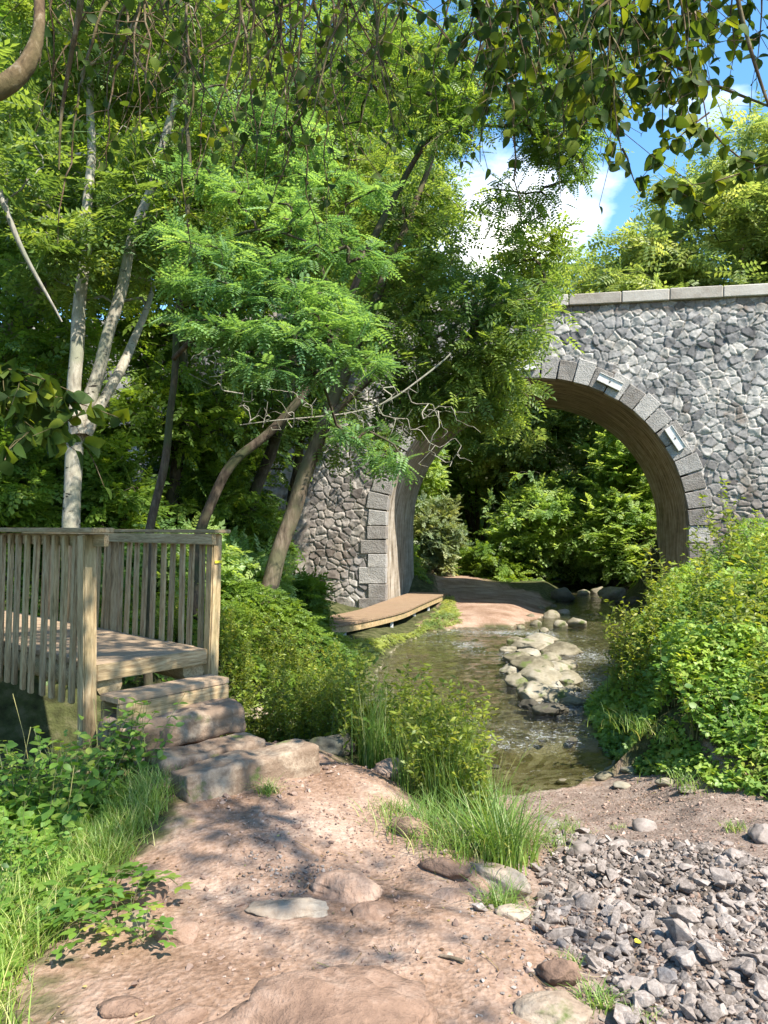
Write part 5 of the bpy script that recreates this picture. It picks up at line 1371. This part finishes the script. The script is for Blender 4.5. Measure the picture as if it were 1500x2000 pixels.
# ------------------------------------------------------------------ near tree with hanging twigs
def near_tree():
    base = np.array([-4.6, 1.6, -.1])
    trunk = (np.array([base, (-4.5, 1.7, 1.5), (-4.2, 1.9, 3.2), (-3.4, 2.3, 4.6), (-2.2, 2.6, 5.4), (-.8, 2.9, 5.8), (.8, 3.2, 5.7), (2.2, 3.6, 5.4), (3.6, 4, 5.0)]), np.array([.3, .27, .24, .2, .16, .13, .1, .07, .04]))
    limb = (np.array([(-4.2, 1.9, 2.6), (-2.6, 2.7, 3.15), P(0, 205, 3.0), P(40, 160, 3.0), P(75, 115, 3.05), P(86, 60, 3.1), P(70, -30, 3.2), P(80, -200, 3.4)]), np.array([.09, .05, .040, .038, .033, .022, .020, .018]))
    limb2 = (np.array([(-2.2, 2.6, 5.4), (-.5, 4.4, 5.6), (1.4, 5.2, 5.6), (3.0, 5.4, 5.3)]), np.array([.09, .07, .05, .02]))
    limb3 = (np.array([P(155, -200, 3.8), P(160, 0, 3.8), P(140, 100, 3.85), P(118, 230, 3.9), P(115, 340, 3.9)]), np.array([.02, .017, .012, .008, .004]))
    limb4 = (np.array([P(1250, -200, 4.2), P(1180, -50, 4.2), P(1240, 60, 4.2), P(1330, 140, 4.2), P(1430, 180, 4.2), P(1560, 230, 4.2)]), np.array([.018, .016, .014, .011, .008, .004]))
    limb5 = (np.array([P(1420, -150, 3.6), P(1440, 0, 3.6), P(1475, 130, 3.6), P(1520, 260, 3.6)]), np.array([.012, .010, .008, .005]))
    root = empty('near_tree', tuple(base)); tag(root, 'big tree beside the viewer whose dark leafy twigs hang down across the top', 'tree')
    acc = Acc(); stems_ = [trunk, limb, limb2, limb3, limb4, limb5]
    for pts, rr in stems_:
        d = np.concatenate([[0], np.cumsum(np.linalg.norm(np.diff(pts, axis=0), axis=1))]); n = max(6, int(d[-1] / .06))
        s = np.linspace(0, d[-1], n); q = np.stack([np.interp(s, d, pts[:, k]) for k in range(3)], -1)
        w = max(3, min(9, n // 6) | 1); ker_ = np.ones(w) / w
        for k in range(3): q[:, k] = np.convolve(np.pad(q[:, k], w // 2, 'edge'), ker_, 'valid')
        rq = np.interp(s, d, rr) * (1 + .16 * vnoise(s * 9, s * 0 + pts[0][0], 3))
        Vt, Ft = tube_vf(q, rq, 16); acc.add(Vt - base, Ft)
    LV = []; LA = []; LN = []; LS = []
    def twig(p0, p1, r0, sag, leaves, lsz=.065, jit=.02, side_tw=0):
        L_ = np.linalg.norm(np.array(p1) - p0); n = max(5, int(L_ / .09))
        u_ = np.linspace(0, 1, n)[:, None]
        q = np.array(p0) * (1 - u_) + np.array(p1) * u_
        q = q + np.cumsum(RNG.normal(0, jit, (n, 3)), 0) * (u_ * (1.15 - u_)) * 1.6
        q[:, 2] += sag * np.sin(u_[:, 0] * math.pi)
        rr = np.maximum(r0 * (1 - .75 * u_[:, 0]), .0016)
        Vt, Ft = tube_vf(q, rr, 5); acc.add(Vt - base, Ft)
        for k in range(leaves):
            i = RNG.integers(int(n * .2), n); p = q[i]
            dv = q[min(i + 1, n - 1)] - q[max(i - 1, 0)]; dv = dv / (np.linalg.norm(dv) + 1e-9)
            axv = dv * .3 + RNG.normal(0, .7, 3); axv[2] -= .45
            LV.append(p - base); LA.append(axv); LN.append(RNG.normal(0, .7, 3) + np.array([0, -.35, .5])); LS.append(lsz * RNG.uniform(.6, 1.25))
        for k in range(side_tw):
            i = RNG.integers(int(n * .25), n - 1); d_ = RNG.normal(0, .15, 3); d_[2] = -abs(d_[2]) * 1.1 - .03
            twig(q[i], q[i] + d_, rr[i] * .55, 0, max(1, leaves // 4), lsz, jit * .8, 0)
        return q
    # hanging twigs over the left and middle, top edge
    for _ in range(64):
        px = RNG.uniform(40, 1180); Y = RNG.uniform(3.4, 5.2)
        e = RNG.uniform(120, 300) * (1.25 if 350 < px < 700 else 1)
        p0 = P(px + RNG.normal(0, 190), -60 - RNG.uniform(0, 120), Y); p1 = P(px, e, Y + RNG.uniform(-.2, .2))
        twig(p0, p1, RNG.uniform(.004, .010), 0, int(RNG.integers(2, 9) if px < 780 else RNG.integers(8, 18)), .058, .03, int(RNG.integers(3, 7)))
    # longer bare hanging stems
    for (x0, x1, y1) in [(380, 362, 400), (362, 372, 520), (465, 500, 330), (520, 620, 470), (720, 780, 260), (880, 1010, 430), (905, 870, 240), (1140, 1105, 370), (1120, 1200, 260), (300, 230, 330), (240, 120, 480), (960, 940, 330), (1060, 1120, 240), (700, 520, 420), (1010, 1090, 300), (600, 640, 380)]:
        Y = RNG.uniform(3.8, 5)
        twig(P(x0, -120, Y), P(x1, y1, Y), RNG.uniform(.008, .013), 0, 7, .06, .03, 7)
    # right hand cluster
    for _ in range(36):
        px = RNG.uniform(930, 1400); Y = RNG.uniform(3.3, 4.6)
        e = np.interp(px, [930, 1050, 1150, 1250, 1330, 1400], [130, 200, 260, 330, 260, 110]) * RNG.uniform(.35, 1.05)
        twig(P(px - RNG.uniform(-10, 160), -80, Y), P(px, e, Y), RNG.uniform(.004, .009), .0, int(RNG.integers(9, 20)), .068, .025, 4)
    q = twig(P(1180, -60, 3.6), P(1215, 300, 3.6), .010, 0, 12, .07, .02, 6)
    q = twig(P(1215, 290, 3.6), P(1255, 370, 3.6), .006, 0, 4, .06, .01, 0)
    q = twig(P(1330, -60, 3.7), P(1385, 250, 3.7), .009, 0, 10, .07, .03, 4)
    q = twig(P(1385, 220, 3.7), P(1255, 345, 3.6), .005, .03, 26, .075, .01, 0)
    q = twig(P(1385, 250, 3.7), P(1500, 330, 3.6), .006, -.05, 20, .075, .01, 0)
    q = twig(P(1500, 320, 3.6), P(1290, 360, 3.6), .005, -.03, 30, .078, .01, 0)
    q = twig(P(1290, 350, 3.6), P(1300, 425, 3.6), .004, .0, 16, .075, .01, 0)
    q = twig(P(1300, 355, 3.6), P(1390, 400, 3.6), .004, .0, 12, .075, .01, 0)
    for k in range(10):
        twig(P(1200 + k * 32, -60, 3.9), P(1210 + k * 30, RNG.uniform(20, 200), 3.9), .006, 0, 12, .07, .02, 3)
    # dark leaves at the left, mid height
    twig(P(-80, 700, 3.4), P(150, 770, 3.4), .008, .02, 34, .085, .015, 9)
    twig(P(-60, 780, 3.4), P(235, 820, 3.4), .006, .03, 26, .085, .015, 5)
    twig(P(-60, 760, 3.3), P(90, 850, 3.3), .006, .0, 20, .085, .015, 5)
    # crown overhead (throws the dappled shade on the path and footbridge)
    def crown_pts(c, r, n):
        return blob(c, r, n, .1, .45, 7)
    cps = np.vstack([crown_pts((3.0, 1.5, 6.6), (1.5, 1.2, .9), 130), crown_pts((1.2, 3.2, 6.8), (1.5, 1.3, 1.0), 170), crown_pts((2.9, 2.9, 6.8), (1.4, 1.2, .9), 110), crown_pts((1.5, 1.2, 6.3), (1.2, 1.3, .9), 50), crown_pts((4.4, .2, 6.6), (1.4, 1.2, 1.0), 45)])
    limbs, ti = grow([trunk, limb2], cps, .4, .3, .06, .003, .45, 0, 3.5)
    for pts, rr in limbs:
        Vt, Ft = tube_vf(pts, rr, 4); acc.add(Vt - base, Ft)
    for tpt in ti:
        for k in range(9):
            LV.append(tpt[:3] + (tpt[3:6] - tpt[:3]) * RNG.random() + RNG.normal(0, .13, 3) - base); a = RNG.normal(0, 1, 3); a[2] -= .4; LA.append(a)
            LN.append(RNG.normal(0, .5, 3) + np.array([0, 0, .9])); LS.append(.075 * RNG.uniform(.7, 1.2))
    link('trunk', acc.mesh('trunk'), M['bark_near'], root)
    LV_ = np.array(LV); Vl, Fl, Al = leaf_VF(LV_, np.array(LA), np.array(LN), np.array(LS), T_ROUND, RNG.random(len(LV_)) ** 1.6)
    link('crown', np_mesh('crown', Vl, Fl, True, {'rnd': Al}), M['leaf_near'], root)
near_tree()

# ------------------------------------------------------------------ herbs, grass
def plant_mesh(kind, seed):
    r = np.random.default_rng(seed); sa = Acc(); la = []
    def leafset(b, a, n_, s, T):
        la.append(leaf_VF(np.array(b), np.array(a), np.array(n_), np.array(s), T, r.random(len(b))))
    if kind == 'nettle':
        for k in range(4):
            h = r.uniform(.35, .62); lean = r.normal(0, .14, 2); p0 = np.array([*r.normal(0, .05, 2), -.03])
            n = 9; u_ = np.linspace(0, 1, n); pts = p0 + np.stack([lean[0] * u_ ** 1.5, lean[1] * u_ ** 1.5, h * u_], -1)
            Vt, Ft = tube_vf(pts, .0035 * (1.2 - u_ * .7), 4); sa.add(Vt, Ft)
            B_, A_, N_, S_ = [], [], [], []
            for i in range(2, n):
                a0 = r.random() * 3.14
                for q in (0, math.pi):
                    a = a0 + i * 1.57 + q
                    B_.append(pts[i]); A_.append([math.cos(a), math.sin(a), r.normal(0, .3) + .3 * (i == n - 1)]); N_.append([r.normal(0, .45), r.normal(0, .45), 1]); S_.append(.085 * (1.1 - .5 * i / n) * r.uniform(.7, 1.3))
            leafset(B_, A_, N_, S_, T_OV)
    elif kind == 'herb':
        for k in range(6):
            h = r.uniform(.45, 1.2); lean = r.normal(0, .2, 2); p0 = np.array([*r.normal(0, .08, 2), -.03])
            n = 22; u_ = np.linspace(0, 1, n); pts = p0 + np.stack([lean[0] * u_ ** 1.6, lean[1] * u_ ** 1.6, h * u_], -1)
            Vt, Ft = tube_vf(pts, .003 * (1.2 - u_ * .8), 4); sa.add(Vt, Ft)
            B_, A_, N_, S_ = [], [], [], []
            for i in range(3, n):
                for q in range(2):
                    a = r.random() * 6.28
                    B_.append(pts[i]); A_.append([math.cos(a), math.sin(a), r.normal(.45, .5)]); N_.append([r.normal(0, .6), r.normal(0, .6), .8]); S_.append(.075 * r.uniform(.5, 1.3))
            leafset(B_, A_, N_, S_, T_LONG)
            B_ = []; A_ = []; N_ = []; S_ = []
            for i in range(5, n, 4):   # side shoots
                a = r.random() * 6.28; L2 = r.uniform(.06, .15)
                q2 = pts[i] + np.array([math.cos(a) * L2, math.sin(a) * L2, L2 * .9]); Vt, Ft = tube_vf(np.array([pts[i], (pts[i] + q2) / 2 + [0, 0, -.01], q2]), .0015, 3); sa.add(Vt, Ft)
                for w in (.35, .6, .8, 1, 1, .5):
                    b2 = r.random() * 6.28
                    B_.append(pts[i] + (q2 - pts[i]) * w); A_.append([math.cos(b2), math.sin(b2), r.normal(.4, .6)]); N_.append([r.normal(0, .6), r.normal(0, .6), .8]); S_.append(.07 * r.uniform(.6, 1.2))
            leafset(B_, A_, N_, S_, T_LONG2)
    elif kind == 'bramble':
        for k in range(4):
            a = r.random() * 6.28; L_ = r.uniform(.3, .55); n = 9; u_ = np.linspace(0, 1, n)
            pts = np.stack([math.cos(a) * L_ * u_, math.sin(a) * L_ * u_, .02 + .22 * np.sin(u_ * 2.6)], -1)
            Vt, Ft = tube_vf(pts, .003, 4); sa.add(Vt, Ft)
            B_, A_, N_, S_ = [], [], [], []
            for i in range(1, n):
                b = a + (1 if i % 2 else -1) * r.uniform(.6, 1.3)
                B_.append(pts[i]); A_.append([math.cos(b), math.sin(b), .15]); N_.append([r.normal(0, .25), r.normal(0, .25) - .2, 1]); S_.append(.13 * r.uniform(.7, 1.2))
            leafset(B_, A_, N_, S_, T_TRI)
    V_ = np.concatenate([x[0] for x in la]); off = 0; Fs = []
    for x in la: Fs.append(x[1] + off); off += len(x[0])
    me = np_mesh(kind, V_, np.concatenate(Fs), True, {'rnd': np.concatenate([x[2] for x in la])})
    return me, sa.mesh(kind + '_stem')
def blades(n, L_, spread, w=.005, r=None, lean=.6):
    r = r or RNG
    nb_ = 5
    a = r.uniform(0, 6.283, n); L_ = L_ * r.uniform(.5, 1.15, n); ln_ = lean * r.uniform(.3, 1.2, n)
    bx = r.normal(0, spread, n); by = r.normal(0, spread, n)
    u_ = np.linspace(0, 1, nb_)
    x = bx[:, None] + np.cos(a)[:, None] * L_[:, None] * ln_[:, None] * (u_ ** 1.8)[None]
    y = by[:, None] + np.sin(a)[:, None] * L_[:, None] * ln_[:, None] * (u_ ** 1.8)[None]
    z = L_[:, None] * (u_[None] - .35 * ln_[:, None] * u_[None] ** 2.2) - .02
    sx = -np.sin(a + r.normal(0, .5, n))[:, None]; sy = np.cos(a)[:, None]
    ww = w * (1 - u_ ** 1.5)[None] * r.uniform(.6, 1.2, n)[:, None] + .0004
    Lf = np.stack([x - sx * ww, y - sy * ww, z], -1); Rt_ = np.stack([x + sx * ww, y + sy * ww, z], -1)
    V = np.concatenate([Lf, Rt_], 1).reshape(-1, 3)
    k = np.arange(n)[:, None] * (2 * nb_); i = np.arange(nb_ - 1)[None]
    F = np.stack([k + i, k + i + 1, k + nb_ + i + 1, k + nb_ + i], -1).reshape(-1, 4)
    return V, F, np.repeat(r.random(n) ** 1.3, 2 * nb_)

PM = {k: [plant_mesh(k, 300 + i * 7) for i in range(4)] for k in ('nettle', 'herb', 'bramble')}
stem_m, t, b, o = new_mat('stem'); b.inputs['Base Color'].default_value = (.12, .13, .04, 1)
MATK = {'nettle': M['leaf_nettle'], 'herb': M['leaf_herb'], 'bramble': M['leaf_nettle']}
for k in PM:
    for a, s in PM[k]: a.materials.append(MATK[k]); s.materials.append(stem_m)
def put_plant(kind, name, x, y, sc, label, cat, group):
    me, sm_ = random.choice(PM[kind])
    root = empty(name, (x, y, hz(x, y)), random.random() * 6.28); root.scale = (sc, sc, sc)
    tag(root, label, cat, group)
    link('leaves', me, None, root); link('stem', sm_, None, root)
def in_poly_pts(poly, n, rg=None):
    out = []
    lo = poly.min(0); hi = poly.max(0)
    while len(out) < n:
        p = RNG.uniform(lo, hi)
        if poly_sd(p[:1], p[1:], poly)[0] < 0: out.append(p)
    return out
LW = np.array([(-3.0, 4.0), (-2.4, 5.0), (-1.95, 5.25), (-1.55, 5.0), (-1.5, 4.5), (-1.75, 3.9), (-2.6, 3.4)])
for p in in_poly_pts(LW, 62):
    put_plant('nettle', 'nettle_plant', p[0], p[1], random.uniform(.75, 1.1), 'leafy green nettle in the dense patch between the footbridge post and the path', 'plant', 'nettles below the footbridge post')
LB = np.array([(-2.3, 3.3), (-1.85, 3.9), (-1.6, 3.7), (-1.45, 3.1), (-1.15, 2.45), (-1.6, 2.2)])
for p in in_poly_pts(LB, 46):
    put_plant('nettle', 'weed_plant', p[0], p[1], random.uniform(.4, .65), 'low green weed at the bottom left corner beside the path', 'plant', 'low weeds at the bottom left')
for px, py in [(235, 1830), (190, 1790), (130, 1800), (255, 1790), (80, 1850), (280, 1850)]:
    p = hit(px, py); put_plant('bramble', 'bramble', p[0], p[1], random.uniform(.42, .6), 'trailing bramble over the pale stones on the left of the path', 'plant', 'brambles on the left stones')
MC = np.array([(-1.35, 6.5), (-1.2, 7.1), (-.3, 7.2), (.35, 6.9), (.65, 6.4), (.62, 5.8), (.62, 5.0), (.5, 4.55), (.3, 4.9), (-.1, 5.65), (-.45, 6.15), (-1.0, 6.5)])
for p in in_poly_pts(MC, 100):
    put_plant('nettle' if random.random() < .2 else 'herb', 'tall_weed', p[0], p[1], random.uniform(.6, .95) * (.68 if p[0] < -.3 else .88), 'tall yellowish green weed in the thick clump between the path and the stream', 'plant', 'tall weeds between path and stream')
RBP = np.array([(2.75, 8.0), (3.0, 9.2), (3.2, 10.8), (4.0, 12.4), (4.8, 13.2), (6, 12), (6, 8), (4.6, 6.0), (3.4, 6.1), (2.95, 6.7), (2.75, 7.3)])
for p in in_poly_pts(RBP, 110):
    put_plant('nettle' if random.random() < .6 else 'herb', 'bank_weed', p[0], p[1], random.uniform(.85, 1.35), 'leafy weed sticking up through the bramble tangle on the right bank', 'plant', 'weeds growing through the right bank brambles')
MB_ = np.array([(-1.5, 8.9), (-.4, 10.2), (-.3, 11), (-1.2, 11.2), (-3, 10.2), (-3.4, 9.1), (-2.4, 9.2)])
for p in in_poly_pts(MB_, 50):
    put_plant('herb', 'bank_weed', p[0], p[1], random.uniform(.4, .75), 'weed in the thicket on the far bank right of the footbridge', 'plant', 'weeds on the far bank by the footbridge')
cover('bank_undergrowth', 'low leafy growth under the tall weeds', np.array([(-1.5, 6.6), (-1.1, 7.2), (-.3, 7.3), (.4, 6.9), (.65, 6.4), (.6, 5.7), (.4, 5.5), (-.1, 6.0), (-.6, 6.5)]), 5000, .16, .085, T_TRI, 'leaf_herb', thick=.95)
cover('bank_undergrowth', 'leafy growth along the far bank of the side channel', np.array([(-6, 8.2), (-3.6, 8.6), (-1.6, 9.2), (-.5, 10), (-.4, 13), (-1.5, 14), (-4, 12), (-8, 10)]), 9000, .16, .12, T_TRI, 'leaf_mid', thick=.9)
cover('nettle_undergrowth', 'low leafy growth beneath the nettles on the left', np.array([(-3.6, 3.2), (-2.5, 5.1), (-1.9, 5.15), (-1.5, 4.6), (-1.5, 3.6), (-1.35, 2.6), (-2.2, 2.2)]), 7000, .22, .08, T_TRI, 'leaf_nettle', thick=.95)

def tuft(px, py, n, L_, spread, label, w=.005, lean=.7, xy=None):
    p = hit(px, py) if xy is None else np.array([*xy, hz(*xy)])
    V, F, A_ = blades(n, L_, spread, w, None, lean)
    o = link('grass_tuft', np_mesh('grass_tuft', V, F, True, {'rnd': A_}), M['grass']); o.location = p
    tag(o, label, 'grass tuft'); return o
tuft(525, 1548, 130, .13, .03, 'small grass tuft against the foot of the long stone step', .0025, 1.1)
tuft(970, 1690, 330, .44, .06, 'tall dense grass tuft on the bank above the gravel', .005)
tuft(1000, 1675, 300, .42, .07, 'grass tuft hanging over the gravel edge', .005, .8)
tuft(920, 1620, 300, .42, .08, 'grass tuft at the foot of the tall weeds', .004)
tuft(850, 1625, 380, .20, .12, 'low fine grass cushion left of the tall grass tuft', .0025, .9)
tuft(790, 1590, 260, .15, .12, 'short fine grass on the upper bank beside the path', .0025, .9)
tuft(900, 1660, 300, .2, .1, 'fine grass between the path edge and the tall grass tuft', .0025, .9)
tuft(975, 1775, 200, .16, .045, 'small yellowish grass tuft by the upright pale stone', .0025, .9)
tuft(1100, 1625, 160, .13, .09, 'sparse grass around the shore stones above the gravel', .0025, 1)
tuft(1070, 1650, 140, .13, .07, 'short grass left of the shore stone above the gravel', .0025, 1)
tuft(1210, 1618, 50, .06, .03, 'tiny grass tuft beside the flat shore stone', .0025, 1)
tuft(1165, 1960, 120, .10, .04, 'short grass among stones at the bottom of the gravel', .0025, 1)
tuft(1110, 1880, 70, .07, .03, 'tiny grass tuft between path and gravel', .002, 1)
tuft(1245, 1995, 70, .07, .03, 'tiny grass tuft at the bottom edge of the gravel', .002, 1)
tuft(1440, 1620, 100, .09, .05, 'bright short grass at the right edge under the brambles', .003, 1)
tuft(1270, 1490, 260, .2, .22, 'bright grass on the shore under the brambles', .004, .9)
tuft(1360, 1530, 160, .14, .15, 'grass strip at the bramble edge by the shore', .004, .9)
for p in in_poly_pts(MC, 16) + in_poly_pts(np.array([(-.1, 5.6), (.55, 4.5), (.75, 4.9), (.65, 5.7), (.2, 6.2)]), 8):
    V, F, A_ = blades(80, random.uniform(.45, .8), .06, .0032, None, .38)
    o = link('grass_clump', np_mesh('grass_clump', V, F, True, {'rnd': A_}), M['grass']); o.location = (p[0], p[1], hz(*p))
    tag(o, 'upright tall grass growing among the weeds between the path and the stream', 'grass tuft', 'tall grasses among the weeds', 'thing')
# grass fringe on the left of the path
acc = Acc()
fr_ = [(-1.28, 4.75), (-1.3, 4.55), (-1.28, 4.2), (-1.32, 3.9), (-1.3, 3.6), (-1.4, 3.3), (-1.35, 3.0), (-1.35, 2.7), (-1.2, 2.45)]
for k in range(170):
    i = RNG.uniform(0, len(fr_) - 1.01); a = np.array(fr_[int(i)]); b2 = np.array(fr_[int(i) + 1]); p = a + (b2 - a) * (i % 1) + np.array([-abs(RNG.normal(0, .2)), RNG.normal(0, .05)])
    V, F, A_ = blades(46, .22 * RNG.uniform(.5, 1.2), .05, .0028, None, .8)
    acc.add(V + np.array([p[0], p[1], hz(*p)]), F, A_)
o = link('grass', acc.mesh('grass'), M['grass']); tag(o, 'fringe of grass along the left edge of the dirt path', 'grass', kind='stuff')
# a few seeding stalks
for (px0, py0, px1, py1, Y) in [(60, 1430, 25, 1355, 4.6), (100, 1670, 145, 1495, 4.0), (195, 1500, 183, 1365, 4.7), (20, 1490, 60, 1420, 4.4), (290, 1470, 278, 1415, 4.9)]:
    a = P(px0, py0, Y); b2 = P(px1, py1, Y); a[2] -= .25
    V, F = tube_vf(np.array([a, (a + b2) / 2 + [.01, 0, 0], b2]), [.0018, .0015, .003], 4)
    o = link('dry_stalk', np_mesh('dry_stalk', V, F, True, {'rnd': np.full(len(V), 1.0)}), M['grass']); tag(o, 'dry straw coloured stalk standing among the nettles', 'stalk', 'dry stalks in the nettles')
n = 2600
xs = RNG.uniform(-2.0, 3.8, n); ys = RNG.uniform(1.9, 7.4, n)
kp = ((poly_sd(xs, ys, PATH) < .15) | (poly_sd(xs, ys, SCREE) < .1)) & (fbm(xs * 1.3, ys * 1.3, 2, 97) + .15 * RNG.normal(size=n) > .02)
xs, ys = xs[kp], ys[kp]; n = len(xs)
a_ = RNG.uniform(0, 6.283, n)
Vl, Fl, Al = leaf_VF(np.stack([xs, ys, H(xs, ys) + .006], -1), np.stack([np.cos(a_), np.sin(a_), RNG.normal(0, .15, n)], -1), np.stack([RNG.normal(0, .3, n), RNG.normal(0, .3, n), np.ones(n)], -1), RNG.uniform(.008, .022, n), T_OV)
M['dead_leaf'] = leaf_mat('dead_leaf', [(.09, .05, .025), (.18, .11, .055), (.30, .21, .11), (.36, .33, .12)], trans=.15)
acc = Acc(); acc.add(Vl, Fl, Al)
for k in range(150):
    i = RNG.integers(0, n); L_ = RNG.uniform(.03, .13); a = RNG.uniform(0, 6.28)
    px_ = xs[i] + np.linspace(0, 1, 4) * L_ * math.cos(a); py_ = ys[i] + np.linspace(0, 1, 4) * L_ * math.sin(a)
    Vt, Ft = tube_vf(np.stack([px_, py_, H(px_, py_) + .007 + RNG.uniform(0, .006, 4)], -1), .0016, 4); acc.add(Vt, Ft, RNG.random())
o = link('leaf_litter', acc.mesh('leaf_litter', False), M['dead_leaf']); tag(o, 'dead leaf scraps and thin twigs strewn over the dirt path', 'litter', kind='stuff')
# fallen bits: yellow leaves, twigs
for (px, py, s_, lab) in [(597, 1787, .02, 'tiny yellow leaf on the flat pale slab in the path'), (1240, 1855, .035, 'yellow leaf lying on the crushed stones')]:
    p = hit(px, py); V, F, A_ = leaf_VF(np.array([[0, 0, 0.]]), np.array([[.8, .3, .1]]), np.array([[0, -.3, 1.]]), np.array([s_]), T_ROUND)
    me = np_mesh('fallen_leaf', V, F, True, {'rnd': A_}); o = link('fallen_leaf', me, M['yellow']); o.location = (p[0], p[1], p[2] + .03); tag(o, lab, 'leaf')
p = hit(885, 1882); V, F = tube_vf(np.array([(-.05, .02, .01), (0, 0, .012), (.04, -.02, .01)]), [.006, .007, .006], 7)
o = link('stick', np_mesh('stick', V, F, True, {'rnd': np.full(len(V), .5)}), M['bark_brown']); o.location = p; tag(o, 'short broken brown stick lying on the path', 'stick')
print('script done', sum(len(o.data.polygons) for o in S.objects if o.type == 'MESH'))
